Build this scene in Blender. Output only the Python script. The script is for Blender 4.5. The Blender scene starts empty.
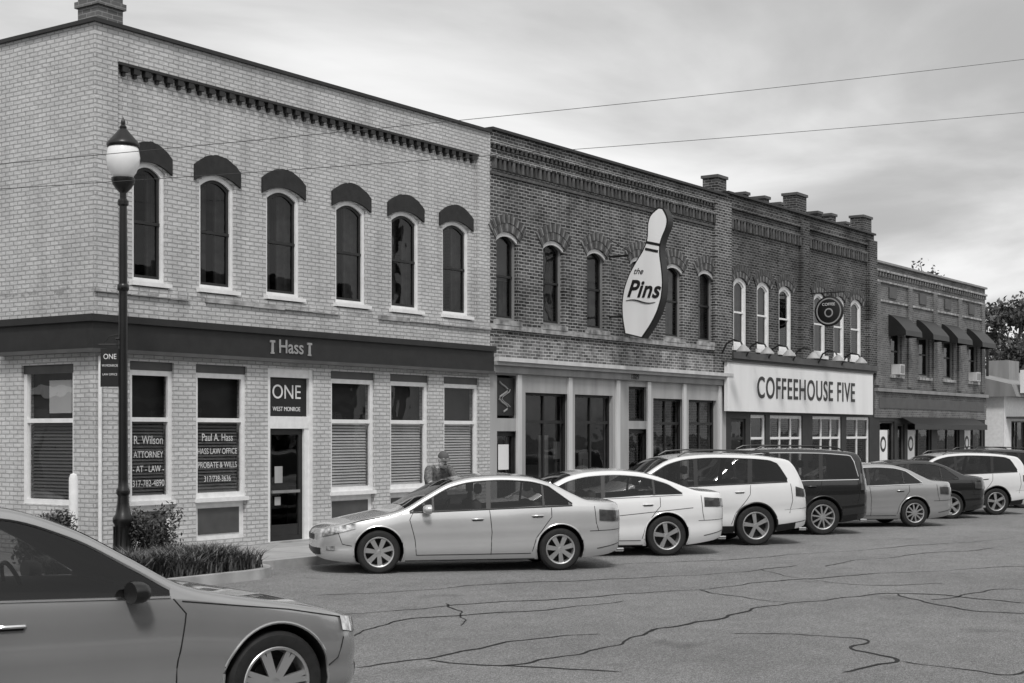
import bpy, bmesh, math, random
import numpy as np
from mathutils import Vector, Matrix
rnd = random.Random(11)
scene = bpy.context.scene

# ------------------------------------------------------------------ survey of the site
H = 2.1            # eye height
D = 18.7           # facade line (world Y)
FP = 1487.0
A = math.radians(35.1); C = math.cos(A); S = math.sin(A); HY = 433.0
XC = 15.27         # corner of the painted building (world X)
def fx(px,off=0.0): 
    u=(px-512)/FP; return (D+off)/(S-u*C)*(C+u*S)
def gxy(px,py,z=0.0):
    t=(H-z)*FP/(py-HY); u=(px-512)/FP
    return (t*(C+u*S), t*(S-u*C))
def sy(px,off=0.0):
    u=(px-512)/FP; t=(XC+off)/(C+u*S); return t*(S-u*C)

# ------------------------------------------------------------------ materials
def newmat(name):
    m=bpy.data.materials.new(name); m.use_nodes=True
    nt=m.node_tree; b=nt.nodes['Principled BSDF']
    return m,nt,b
def g4(v): return (v,v,v,1)
def setp(b,k,v):
    if k in b.inputs: b.inputs[k].default_value=v
def M(name,v,rough=.6,metal=0,var=.15,scale=3,bump=0,bscale=60,coat=0,spec=None,streak=False):
    m,nt,b=newmat(name)
    setp(b,'Roughness',rough); setp(b,'Metallic',metal); setp(b,'Coat Weight',coat); setp(b,'Coat Roughness',.04)
    if spec is not None: setp(b,'Specular IOR Level',spec)
    L=nt.links.new
    geo=nt.nodes.new('ShaderNodeNewGeometry')
    n=nt.nodes.new('ShaderNodeTexNoise'); n.inputs['Scale'].default_value=scale; n.inputs['Detail'].default_value=6
    if streak:
        mp=nt.nodes.new('ShaderNodeMapping'); mp.inputs['Scale'].default_value=(1,1,.15)
        L(geo.outputs['Position'],mp.inputs['Vector']); L(mp.outputs[0],n.inputs['Vector'])
    else: L(geo.outputs['Position'],n.inputs['Vector'])
    r=nt.nodes.new('ShaderNodeMapRange')
    r.inputs['From Min'].default_value=.3; r.inputs['From Max'].default_value=.7
    r.inputs['To Min'].default_value=v*(1-var); r.inputs['To Max'].default_value=v*(1+var)
    L(n.outputs['Fac'],r.inputs['Value'])
    L(r.outputs[0],b.inputs['Base Color'])
    if bump:
        n2=nt.nodes.new('ShaderNodeTexNoise'); n2.inputs['Scale'].default_value=bscale; n2.inputs['Detail'].default_value=4
        L(geo.outputs['Position'],n2.inputs['Vector'])
        bp=nt.nodes.new('ShaderNodeBump'); bp.inputs['Strength'].default_value=bump; bp.inputs['Distance'].default_value=.01
        L(n2.outputs['Fac'],bp.inputs['Height']); L(bp.outputs[0],b.inputs['Normal'])
    return m
def brick(name,c1,c2,mortar,ms=.01,bw=.21,rh=.072,var=.25,vscale=1.2,bump=.5,rough=.85,stain=0,stainv=.1,band=None,off=.5,streak=0):
    m,nt,b=newmat(name); L=nt.links.new; N=nt.nodes.new
    setp(b,'Roughness',rough); setp(b,'Specular IOR Level',.2)
    geo=N('ShaderNodeNewGeometry'); sp=N('ShaderNodeSeparateXYZ'); L(geo.outputs['Position'],sp.inputs[0])
    ad=N('ShaderNodeMath'); ad.operation='ADD'; L(sp.outputs[0],ad.inputs[0]); L(sp.outputs[1],ad.inputs[1])
    cb=N('ShaderNodeCombineXYZ'); L(ad.outputs[0],cb.inputs[0]); L(sp.outputs[2],cb.inputs[1])
    wn=N('ShaderNodeTexNoise'); wn.inputs['Scale'].default_value=2.2; wn.inputs['Detail'].default_value=3
    L(geo.outputs['Position'],wn.inputs['Vector'])
    wm=N('ShaderNodeVectorMath'); wm.operation='MULTIPLY_ADD'; wm.inputs[1].default_value=(.02,.02,0)
    L(wn.outputs['Color'],wm.inputs[0]); L(cb.outputs[0],wm.inputs[2])
    bt=N('ShaderNodeTexBrick'); bt.offset=off
    bt.inputs['Scale'].default_value=1; bt.inputs['Brick Width'].default_value=bw; bt.inputs['Row Height'].default_value=rh
    bt.inputs['Mortar Size'].default_value=ms; bt.inputs['Mortar Smooth'].default_value=.25
    bt.inputs['Color1'].default_value=g4(c1); bt.inputs['Color2'].default_value=g4(c2); bt.inputs['Mortar'].default_value=g4(mortar)
    L(wm.outputs[0],bt.inputs['Vector'])
    n=N('ShaderNodeTexNoise'); n.inputs['Scale'].default_value=vscale; n.inputs['Detail'].default_value=9; n.inputs['Roughness'].default_value=.65
    L(geo.outputs['Position'],n.inputs['Vector'])
    r=N('ShaderNodeMapRange'); r.inputs['From Min'].default_value=.3; r.inputs['From Max'].default_value=.7
    r.inputs['To Min'].default_value=1-var; r.inputs['To Max'].default_value=1+var; L(n.outputs['Fac'],r.inputs['Value'])
    mu=N('ShaderNodeMix'); mu.data_type='RGBA'; mu.blend_type='MULTIPLY'; mu.inputs['Factor'].default_value=1
    L(bt.outputs['Color'],mu.inputs['A']); L(r.outputs[0],mu.inputs['B'])
    out=mu.outputs['Result']
    if streak:
        ns=N('ShaderNodeTexNoise'); ns.inputs['Scale'].default_value=2.4; ns.inputs['Detail'].default_value=7
        mps=N('ShaderNodeMapping'); mps.inputs['Scale'].default_value=(1,1,.12); L(geo.outputs['Position'],mps.inputs['Vector']); L(mps.outputs[0],ns.inputs['Vector'])
        rs=N('ShaderNodeMapRange'); rs.inputs['From Min'].default_value=.5; rs.inputs['From Max'].default_value=.72; rs.inputs['To Min'].default_value=1; rs.inputs['To Max'].default_value=1-streak
        L(ns.outputs['Fac'],rs.inputs['Value'])
        m2=N('ShaderNodeMix'); m2.data_type='RGBA'; m2.blend_type='MULTIPLY'; m2.inputs['Factor'].default_value=1; L(out,m2.inputs['A']); L(rs.outputs[0],m2.inputs['B']); out=m2.outputs['Result']
    if stain>0:
        n3=N('ShaderNodeTexNoise'); n3.inputs['Scale'].default_value=3.2; n3.inputs['Detail'].default_value=10; n3.inputs['Roughness'].default_value=.75
        mp=N('ShaderNodeMapping'); mp.inputs['Scale'].default_value=(.8,.8,2.2); mp.inputs['Location'].default_value=(3,1,7)
        L(geo.outputs['Position'],mp.inputs['Vector']); L(mp.outputs[0],n3.inputs['Vector'])
        src=n3.outputs['Fac']
        if band:
            z0,z1=band
            mr=N('ShaderNodeMapRange'); mr.inputs['From Min'].default_value=0; mr.inputs['From Max'].default_value=(z1-z0)/2
            mr.inputs['To Min'].default_value=.15; mr.inputs['To Max'].default_value=-.08
            dz=N('ShaderNodeMath'); dz.operation='SUBTRACT'; dz.inputs[1].default_value=(z0+z1)/2; L(sp.outputs[2],dz.inputs[0])
            ab=N('ShaderNodeMath'); ab.operation='ABSOLUTE'; L(dz.outputs[0],ab.inputs[0]); L(ab.outputs[0],mr.inputs['Value'])
            ad2=N('ShaderNodeMath'); ad2.operation='ADD'; L(src,ad2.inputs[0]); L(mr.outputs[0],ad2.inputs[1]); src=ad2.outputs[0]
        r3=N('ShaderNodeMapRange'); r3.inputs['From Min'].default_value=.62; r3.inputs['From Max'].default_value=.70
        r3.inputs['To Max'].default_value=stain; L(src,r3.inputs['Value'])
        mx=N('ShaderNodeMix'); mx.data_type='RGBA'; L(r3.outputs[0],mx.inputs['Factor']); L(out,mx.inputs['A']); mx.inputs['B'].default_value=g4(stainv)
        out=mx.outputs['Result']
    L(out,b.inputs['Base Color'])
    bp=N('ShaderNodeBump'); bp.inputs['Strength'].default_value=bump; bp.inputs['Distance'].default_value=.014
    iv=N('ShaderNodeMath'); iv.operation='SUBTRACT'; iv.inputs[0].default_value=1; L(bt.outputs['Fac'],iv.inputs[1])
    n4=N('ShaderNodeTexNoise'); n4.inputs['Scale'].default_value=14; n4.inputs['Detail'].default_value=5; L(geo.outputs['Position'],n4.inputs['Vector'])
    ad3=N('ShaderNodeMath'); ad3.operation='MULTIPLY_ADD'; ad3.inputs[1].default_value=1.4; L(n4.outputs['Fac'],ad3.inputs[0]); L(iv.outputs[0],ad3.inputs[2])
    L(ad3.outputs[0],bp.inputs['Height']); L(bp.outputs[0],b.inputs['Normal'])
    return m
def glassmat(name,tint=.7,refl=1.0,rough=.01,bump=.12):
    m=bpy.data.materials.new(name); m.use_nodes=True; nt=m.node_tree; nt.nodes.clear(); N=nt.nodes.new; L=nt.links.new
    o=N('ShaderNodeOutputMaterial'); mx=N('ShaderNodeMixShader'); t=N('ShaderNodeBsdfTransparent'); g=N('ShaderNodeBsdfGlossy')
    t.inputs[0].default_value=g4(tint); g.inputs['Color'].default_value=g4(.95); g.inputs['Roughness'].default_value=rough
    f=N('ShaderNodeFresnel'); f.inputs[0].default_value=1.5
    if bump:
        geo=N('ShaderNodeNewGeometry'); n=N('ShaderNodeTexNoise'); n.inputs['Scale'].default_value=1.3; L(geo.outputs['Position'],n.inputs['Vector'])
        bp=N('ShaderNodeBump'); bp.inputs['Strength'].default_value=bump; bp.inputs['Distance'].default_value=.05
        L(n.outputs['Fac'],bp.inputs['Height']); L(bp.outputs[0],g.inputs['Normal'])
    mt=N('ShaderNodeMath'); mt.operation='MULTIPLY'; mt.inputs[1].default_value=refl; mt.use_clamp=True
    L(f.outputs[0],mt.inputs[0]); L(mt.outputs[0],mx.inputs[0]); L(t.outputs[0],mx.inputs[1]); L(g.outputs[0],mx.inputs[2]); L(mx.outputs[0],o.inputs[0])
    return m

white_brick=brick('painted_brick',.57,.50,.33,ms=.010,var=.10,vscale=1.1,bump=.95,stain=.7,stainv=.24,band=(4.15,4.55),streak=.2)
white_brick2=brick('painted_brick_piers',.60,.53,.36,ms=.010,var=.10,bump=.95,streak=.15)
dark_brick=brick('old_brick',.028,.11,.34,ms=.0105,var=.5,vscale=.8,bump=.6,stain=.4,stainv=.30,streak=.35)
dark_brick3=brick('dark_old_brick',.020,.08,.20,ms=.010,var=.5,vscale=.8,bump=.6,stain=.3,stainv=.22,streak=.35)
worn_brick=brick('worn_brick',.07,.22,.40,ms=.011,var=.5,vscale=2.2,bump=.6,stain=.6,stainv=.42)
grey_brick=brick('grey_brick',.10,.16,.24,ms=.009,var=.3,bump=.5,streak=.2)
far_brick=M('opposite_stucco',.10,.9,var=.2,scale=.5)
far_b2=M('opposite_masonry',.06,.9,var=.2,scale=.5)
m_black=M('black_paint',.010,.5,var=.3)
m_dark=M('charcoal_tone',.016,.6,var=.25,scale=5)
m_hood=M('hood_paint',.016,.75,var=.35,scale=9,bump=.3)
m_white=M('white_trim',.78,.5,var=.08,scale=8)
m_cream=M('light_trim',.36,.55,var=.18,scale=3,streak=True)
m_post=M('pale_post_paint',.58,.55,var=.16,scale=4,streak=True)
m_mid=M('grey_trim',.23,.6,var=.2,scale=3,streak=True)
m_midd=M('dark_grey_trim',.07,.6,var=.2,scale=3)
m_stone=M('weathered_stone',.30,.85,var=.6,scale=5,bump=.5,bscale=20)
m_roof=M('roof_felt',.08,.9)
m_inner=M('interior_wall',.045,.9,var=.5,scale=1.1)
m_curt=M('curtain',.34,.9,var=.25,scale=6)
m_blind=M('blind_slats',.68,.6,var=.06)
m_blindd=M('dark_blind_slats',.16,.6,var=.06)
m_shade=M('roller_shade',.3,.8,var=.1)
m_glass=glassmat('window_glass',.75,.75)
m_glassc=glassmat('clear_window_glass',.95,.6)
m_glassd=glassmat('upper_window_glass',.42,.75)
m_signw=M('sign_white',.80,.5,var=.06,scale=2,streak=True)
m_signb=M('sign_black',.008,.5)
m_letter=M('letter_white',.78,.5)
m_lettg=M('letter_grey',.30,.5)
m_lettw=M('window_letter',.62,.5)
m_iron=M('cast_iron_paint',.008,.35,var=.3)
m_globe=M('lamp_globe',.85,.25,var=.03)
m_conc=brick('sidewalk_concrete',.34,.37,.16,ms=.012,bw=1.5,rh=1.5,var=.16,vscale=1.5,bump=.2,off=0)
nt=m_conc.node_tree
for n in nt.nodes:
    if n.type=='COMBXYZ':
        sp=[k for k in nt.nodes if k.type=='SEPXYZ'][0]
        nt.links.new(sp.outputs[0],n.inputs[0]); nt.links.new(sp.outputs[1],n.inputs[1])
m_kerb=M('kerb_concrete',.36,.9,var=.25,scale=3,bump=.3)
m_soil=M('mulch',.05,.95,var=.6,scale=20,bump=1)
m_tar=M('crack_sealant',.014,.6,var=.5,scale=6,spec=.2)
m_leaf=[M('foliage_%d'%i,v,.65,var=.3,scale=2) for i,v in enumerate((.025,.05,.10))]
m_grass=[M('grass_%d'%i,v,.6,var=.25,scale=9) for i,v in enumerate((.04,.09,.17))]
m_bark=M('bark',.06,.9,var=.4,scale=8,bump=.6)
m_wire=M('cable',.03,.6)
m_wood=M('pole_wood',.12,.9,var=.3,streak=True)

def road_mat():
    m,nt,b=newmat('asphalt'); L=nt.links.new; N=nt.nodes.new
    geo=N('ShaderNodeNewGeometry'); setp(b,'Roughness',.85); setp(b,'Specular IOR Level',.3)
    def noise(s,d=5,ro=.6):
        n=N('ShaderNodeTexNoise'); n.inputs['Scale'].default_value=s; n.inputs['Detail'].default_value=d; n.inputs['Roughness'].default_value=ro
        L(geo.outputs['Position'],n.inputs['Vector']); return n
    def mr(o,a,b_,c,d):
        r=N('ShaderNodeMapRange'); r.inputs['From Min'].default_value=a; r.inputs['From Max'].default_value=b_
        r.inputs['To Min'].default_value=c; r.inputs['To Max'].default_value=d; L(o,r.inputs['Value']); return r.outputs[0]
    def mul(a,b_):
        q=N('ShaderNodeMath'); q.operation='MULTIPLY'; L(a,q.inputs[0]); L(b_,q.inputs[1]); return q.outputs[0]
    big=mr(noise(.22,8,.7).outputs['Fac'],.3,.7,.80,1.2)
    med=mr(noise(3.5,6).outputs['Fac'],.3,.7,.9,1.1)
    fine=mr(noise(22,4,.85).outputs['Fac'],.3,.7,.45,1.55)
    fine2=mr(noise(75,2,.8).outputs['Fac'],.35,.65,.3,1.7)
    oil=mr(noise(.9,3).outputs['Fac'],.62,.74,1,.72)
    v=mul(mul(mul(mul(big,med),fine),fine2),oil)
    q=N('ShaderNodeMath'); q.operation='MULTIPLY'; q.inputs[1].default_value=.205; L(v,q.inputs[0])
    L(q.outputs[0],b.inputs['Base Color'])
    bp=N('ShaderNodeBump'); bp.inputs['Strength'].default_value=.9; bp.inputs['Distance'].default_value=.016
    L(noise(50,4,.8).outputs['Fac'],bp.inputs['Height']); L(bp.outputs[0],b.inputs['Normal'])
    return m
m_road=road_mat()

# ------------------------------------------------------------------ mesh builder
class MB:
    def __init__(s): s.v=[]; s.f=[]; s.m=[]; s.mats=[]
    def mi(s,mat):
        if mat not in s.mats: s.mats.append(mat)
        return s.mats.index(mat)
    def poly(s,pts,mat):
        i=len(s.v); s.v+= [tuple(p) for p in pts]; s.f.append(tuple(range(i,i+len(pts)))); s.m.append(s.mi(mat))
    def hexa(s,p,mat):
        i=len(s.v); s.v+=[tuple(q) for q in p]; k=s.mi(mat)
        for f in ((0,1,2,3),(7,6,5,4),(0,4,5,1),(1,5,6,2),(2,6,7,3),(3,7,4,0)):
            s.f.append(tuple(i+j for j in f)); s.m.append(k)
    def box(s,x0,x1,y0,y1,z0,z1,mat):
        s.hexa([(x0,y0,z0),(x1,y0,z0),(x1,y1,z0),(x0,y1,z0),(x0,y0,z1),(x1,y0,z1),(x1,y1,z1),(x0,y1,z1)],mat)
    def fbox(s,fr,u0,u1,z0,z1,d0,d1,mat):
        s.hexa([fr(u0,z0,d0),fr(u1,z0,d0),fr(u1,z0,d1),fr(u0,z0,d1),fr(u0,z1,d0),fr(u1,z1,d0),fr(u1,z1,d1),fr(u0,z1,d1)],mat)
    def grid(s,rows,mat,closed=False):
        i=len(s.v); n=len(rows[0]); k=s.mi(mat)
        for r in rows: s.v+=[tuple(p) for p in r]
        for a in range(len(rows)-1):
            for b in range(n if closed else n-1):
                b2=(b+1)%n
                s.f.append((i+a*n+b,i+a*n+b2,i+(a+1)*n+b2,i+(a+1)*n+b)); s.m.append(k)
    def lathe(s,prof,c,mat,n=20,axis='z',sgn=1):
        rows=[]
        for r,h in prof:
            row=[]
            for j in range(n):
                a=2*math.pi*j/n
                if axis=='z': row.append((c[0]+r*math.cos(a),c[1]+r*math.sin(a),c[2]+h))
                elif axis=='y': row.append((c[0]+r*math.cos(a),c[1]+h*sgn,c[2]+r*math.sin(a)))
                else: row.append((c[0]+h*sgn,c[1]+r*math.cos(a),c[2]+r*math.sin(a)))
            rows.append(row)
        s.grid(rows,mat,True)
    def tube(s,pts,r,mat,n=6,caps=True):
        pts=[Vector(p) for p in pts]; rs=r if isinstance(r,(list,tuple)) else [r]*len(pts)
        rows=[]; ref=Vector((0,0,1))
        for i,p in enumerate(pts):
            t=(pts[min(i+1,len(pts)-1)]-pts[max(i-1,0)])
            if t.length<1e-9: t=Vector((0,0,1))
            t.normalize()
            rr=ref if abs(t.dot(ref))<.95 else Vector((1,0,0))
            a=t.cross(rr).normalized(); b=t.cross(a)
            rows.append([p+a*rs[i]*math.cos(2*math.pi*j/n)+b*rs[i]*math.sin(2*math.pi*j/n) for j in range(n)])
        s.grid(rows,mat,True)
        if caps: s.poly(rows[0],mat); s.poly(rows[-1],mat)
    def build(s,name,parent=None,smooth=False,angle=40,matrix=None):
        me=bpy.data.meshes.new(name); me.from_pydata(s.v,[],s.f); me.polygons.foreach_set('material_index',s.m)
        for m in s.mats: me.materials.append(m)
        if smooth:
            me.polygons.foreach_set('use_smooth',[True]*len(me.polygons)); me.set_sharp_from_angle(angle=math.radians(angle))
        me.update(); o=bpy.data.objects.new(name,me); scene.collection.objects.link(o)
        if parent: o.parent=parent
        if matrix is not None: o.matrix_local=matrix
        return o
def empty(name,loc=(0,0,0),rz=0):
    e=bpy.data.objects.new(name,None); scene.collection.objects.link(e); e.location=loc; e.rotation_euler=(0,0,rz); e.empty_display_size=.2
    return e
def text(s,size,mtx,mat,name,parent=None,ext=.004,sx=1,shear=0,bold=0,space=1.0):
    cu=bpy.data.curves.new(name,'FONT'); cu.body=s; cu.size=size; cu.extrude=ext; cu.align_x='CENTER'; cu.align_y='CENTER'; cu.shear=shear; cu.offset=bold; cu.space_character=space
    o=bpy.data.objects.new(name,cu); scene.collection.objects.link(o)
    dg=bpy.context.evaluated_depsgraph_get(); me=bpy.data.meshes.new_from_object(o.evaluated_get(dg))
    bpy.data.objects.remove(o); me.materials.clear(); me.materials.append(mat)
    ob=bpy.data.objects.new(name,me); scene.collection.objects.link(ob)
    if parent: ob.parent=parent
    ob.matrix_local=mtx@Matrix.Diagonal((sx,1,1,1)); return ob
def mfac(x,y,z): return Matrix.Translation((x,y,z))@Matrix.Rotation(math.pi/2,4,'X')
def mblade(x,y,z,t=0):
    m=Matrix(((0,0,-1,x),(-1,0,0,y),(0,1,0,z),(0,0,0,1)))
    return m@Matrix.Rotation(t,4,'Z')

def FR(off=0): return lambda u,z,d: (u,D-off-d,z)
def SR(off=0): return lambda u,z,d: (XC-off-d,u,z)
F0=FR(); SD=SR()

def arcz(x,a,b,d,r):
    m=(a+b)/2; h=(b-a)/2; return d-r*((x-m)/h)**2
def outline(a,b,c,d,r,i,n=10):
    a2,b2,c2,d2=a+i,b-i,c+i,d-i
    pts=[(a2,c2),(b2,c2)]
    for k in range(n+1):
        x=b2+(a2-b2)*k/n; pts.append((x,arcz(x,a2,b2,d2,r) if r else d2))
    return pts
def wall(mb,fr,u0,u1,z0,z1,ops,mat,depth=.2,rmat=None):
    rmat=rmat or mat
    us=sorted(set([u0,u1]+[o[0] for o in ops]+[o[1] for o in ops])); zs=sorted(set([z0,z1]+[o[2] for o in ops]+[o[3] for o in ops]))
    for i in range(len(us)-1):
        for j in range(len(zs)-1):
            cu=(us[i]+us[i+1])/2; cz=(zs[j]+zs[j+1])/2
            if any(o[0]<cu<o[1] and o[2]<cz<o[3] for o in ops): continue
            mb.poly([fr(us[i],zs[j],0),fr(us[i+1],zs[j],0),fr(us[i+1],zs[j+1],0),fr(us[i],zs[j+1],0)],mat)
    for o in ops:
        a,b,c,d=o[:4]; r=o[4] if len(o)>4 else 0
        mb.poly([fr(a,c,0),fr(b,c,0),fr(b,c,-depth),fr(a,c,-depth)],rmat)
        for x in (a,b): mb.poly([fr(x,c,0),fr(x,d-r,0),fr(x,d-r,-depth),fr(x,c,-depth)],rmat)
        n=10
        for k in range(n):
            x0=a+(b-a)*k/n; x1=a+(b-a)*(k+1)/n
            za=arcz(x0,a,b,d,r) if r else d; zb=arcz(x1,a,b,d,r) if r else d
            if r: mb.poly([fr(x0,za,0),fr(x1,zb,0),fr(x1,d,0),fr(x0,d,0)],mat)
            mb.poly([fr(x0,za,0),fr(x1,zb,0),fr(x1,zb,-depth),fr(x0,za,-depth)],rmat)
def ring(mb,fr,op,i0,i1,d0,d1,mat):
    a,b,c,d=op[:4]; r=op[4] if len(op)>4 else 0
    P=outline(a,b,c,d,r,i0); Q=outline(a,b,c,d,r,i1); n=len(P)
    for k in range(n):
        k2=(k+1)%n
        mb.poly([fr(*P[k],d1),fr(*P[k2],d1),fr(*Q[k2],d1),fr(*Q[k],d1)],mat)
        mb.poly([fr(*Q[k],d1),fr(*Q[k2],d1),fr(*Q[k2],d0),fr(*Q[k],d0)],mat)
def window(fb,gb,fr,op,fm,sm,gm,rec=.1,fw=.06,sw=.045,split=.5,curt=0,sill=None):
    a,b,c,d=op[:4]; r=op[4] if len(op)>4 else 0
    ring(fb,fr,op,0.001,fw,-rec-.05,-rec,fm)
    ring(fb,fr,op,fw,fw+sw,-rec-.08,-rec-.035,sm)
    zm=c+(d-c)*split
    fb.fbox(fr,a+fw,b-fw,zm-.025,zm+.025,-rec-.075,-rec-.02,sm)
    gb.poly([fr(*p,-rec-.06) for p in outline(a,b,c,d,r,fw+.01)],gm)
    if curt:
        for side in (0,1):
            w=(b-a)*(.30+.2*rnd.random()); x0=a if side==0 else b-w
            rows=[[],[]]
            for k in range(25):
                x=x0+w*k/24; dd=-rec-.2+.03*math.sin(k*1.9+side)
                rows[0].append(fr(x,c,dd)); rows[1].append(fr(x,d,dd))
            fb.grid(rows,m_curt)
        if curt>1:
            zq=c+(d-c)*(.45+.2*rnd.random())
            fb.poly([fr(a,zq,-rec-.14),fr(b,zq,-rec-.14),fr(b,d,-rec-.14),fr(a,d,-rec-.14)],m_shade)
def voussoirs(mb,fr,op,th,n,mats,proud=.03,ext=0.0,gap=.012,i0=.0):
    a,b,c,d,r=op; m=(a+b)/2; h=(b-a)/2
    R=(h*h+r*r)/(2*r); cz=d-R; am=math.asin(min(.999,h/R))+ext
    r0=R+i0
    for k in range(n):
        t0=-am+2*am*k/n+gap/R; t1=-am+2*am*(k+1)/n-gap/R
        P=[(m+rr*math.sin(t),cz+rr*math.cos(t)) for rr,t in ((r0,t0),(r0,t1),(r0+th,t1),(r0+th,t0))]
        mb.hexa([fr(*p,-.02) for p in P]+[fr(*p,proud+.004*rnd.random()) for p in P],mats[k%len(mats)])
def rwin(fb,gb,fr,a,b,rails,fm,gm,rec=.08,fw=.05,mull=0,back=None):
    c,d=rails[0],rails[-1]
    ring(fb,fr,(a,b,c,d),0.001,fw,-rec-.06,-rec,fm)
    for z in rails[1:-1]: fb.fbox(fr,a+fw,b-fw,z-.035,z+.035,-rec-.055,-rec-.004,fm)
    for k in range(mull):
        x=a+(b-a)*(k+1)/(mull+1); fb.fbox(fr,x-.025,x+.025,c+fw,d-fw,-rec-.057,-rec-.002,fm)
    gb.poly([fr(a,c,-rec-.04),fr(b,c,-rec-.04),fr(b,d,-rec-.04),fr(a,d,-rec-.04)],gm)
def blinds(mb,fr,a,b,z0,z1,d=-.155,mat=None):
    z=z0
    while z<z1:
        j=.005*(rnd.random()-.5)
        mb.poly([fr(a,z+j,d+.012),fr(b,z-j,d+.012),fr(b,z+.040-j,d-.010),fr(a,z+.040+j,d-.010)],mat or m_blind); z+=.055
def shell(parent,x0,x1,ztop,depth,mat,name='shell',side=True,yfront=.25):
    mb=MB(); y0=D+yfront; y1=D+depth
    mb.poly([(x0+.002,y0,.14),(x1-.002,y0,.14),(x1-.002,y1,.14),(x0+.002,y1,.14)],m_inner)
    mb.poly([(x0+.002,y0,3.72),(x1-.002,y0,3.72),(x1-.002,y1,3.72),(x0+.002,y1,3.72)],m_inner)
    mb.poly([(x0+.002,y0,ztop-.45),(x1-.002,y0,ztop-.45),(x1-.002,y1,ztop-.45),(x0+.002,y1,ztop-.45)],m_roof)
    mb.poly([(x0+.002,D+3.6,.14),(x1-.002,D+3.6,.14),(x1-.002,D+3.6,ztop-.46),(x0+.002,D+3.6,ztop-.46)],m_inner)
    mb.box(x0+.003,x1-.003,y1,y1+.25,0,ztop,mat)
    if side: mb.box(x1-.25,x1-.003,y0,y1,0,ztop-.004,mat)
    for k in range(int((x1-x0)/2)):
        x=x0+.8+k*2+rnd.random()*.6; yy=D+1.2+rnd.random()*1.5
        mb.box(x,x+.9,yy,yy+.5,.14,.9+rnd.random()*.5,m_mid)
    return mb.build(name,parent)

# ================================================================== PAINTED BUILDING (corner)
B1=empty('painted_brick_building')
X0=XC; X1=fx(490)
w=MB(); fr_=MB(); gl=MB()
up=[(130,163.5),(197,232.5),(264,298),(333.5,364),(389,417.5),(440.5,467)]
RP=.07
Fp=FR(-RP)   # recessed panel
ops=[(fx(a,RP+.05),fx(b,RP+.05),4.55,6.50,.13) for a,b in up]
xl,xr=fx(118),fx(478)
wall(w,Fp,xl,xr,4.46,8.0,ops,white_brick,.22)
w.fbox(F0,X0,xl,4.46,8.0,-.2,0,white_brick); w.fbox(F0,xr,X1-.003,4.46,8.0,-.2,0,white_brick)
w.fbox(F0,X0,X1-.003,8.0,8.53,-.2,.0,white_brick)
w.poly([F0(X0,3.3,0),F0(X1,3.3,0),F0(X1,4.46,0),F0(X0,4.46,0)],white_brick)
w.poly([F0(X0,4.46,0),F0(X1,4.46,0),F0(X1,4.46,-.2),F0(X0,4.46,-.2)],white_brick)
x=X0-.03
while x<X1-.02:
    L_=.35+rnd.random()*.8; x2=min(x+L_,X1-.01)
    if rnd.random()<.8: w.fbox(F0,x,x2-.006,4.30+rnd.random()*.015,4.38,.002,.035+rnd.random()*.02,m_stone if rnd.random()<.4 else white_brick)
    x=x2
for o in ops:
    window(fr_,gl,Fp,o,m_white,m_dark,m_glassd,rec=.045,fw=.07,sw=.05,curt=1)
    w.fbox(F0,o[0]-.06,o[1]+.06,4.48,4.548,-.1,.03,m_white)
    # painted segmental hood with square ends
    a,b=o[0]-.12,o[1]+.12; m_=(a+b)/2; h_=(b-a)/2; n=14
    for k in range(n):
        x0,x1=a+(b-a)*k/n,a+(b-a)*(k+1)/n
        zi=lambda x:6.51-.155*((x-m_)/h_)**2; zo=lambda x:6.84-.22*((x-m_)/h_)**2
        j=.012*rnd.random()
        fr_.hexa([Fp(x0,zi(x0),-.01),Fp(x1,zi(x1),-.01),Fp(x1,zi(x1),.04),Fp(x0,zi(x0),.04),Fp(x0,zo(x0)+j,-.01),Fp(x1,zo(x1)+j,-.01),Fp(x1,zo(x1)+j,.04),Fp(x0,zo(x0)+j,.04)],m_hood)
# corbel table: dark strip above stepped dentils in the same charcoal tone
fr_.fbox(F0,xl,xr,7.955,8.0,-RP+.002,.03,m_dark)
nd=41
for k in range(nd):
    x=xl+.08+(xr-xl-.3)*k/(nd-1)
    fr_.fbox(F0,x,x+.12,7.86,7.955,-RP+.002,.02,m_dark)
    fr_.fbox(F0,x+.03,x+.09,7.80,7.86,-RP+.002,-.02,m_dark)
fr_.fbox(F0,X0-.06,X1-.004,8.53,8.59,-.35,.06,m_dark)
fr_.box(X0-.06,X0+.3,D+.35,D+16,8.53,8.59,m_dark)
wall(w,SD,D+.0,D+16,3.3,4.46,[],white_brick); 
wall(w,SD,D+.2,D+16,4.46,8.53,[],white_brick)
yl=sy(5)
swa,swb=sy(77,.07),sy(25,.07)
wall(w,SD,D,yl,.1,3.3,[(swa,swb,.95,3.2)],white_brick2,.25)
w.poly([(XC,yl,.1),(XC,D+16,.1),(XC,D+16,3.3),(XC,yl,3.3)],white_brick2)
rwin(fr_,gl,SD,swa,swb,[.95,2.3,3.2],m_white,m_glassc,rec=.05,fw=.08)
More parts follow.
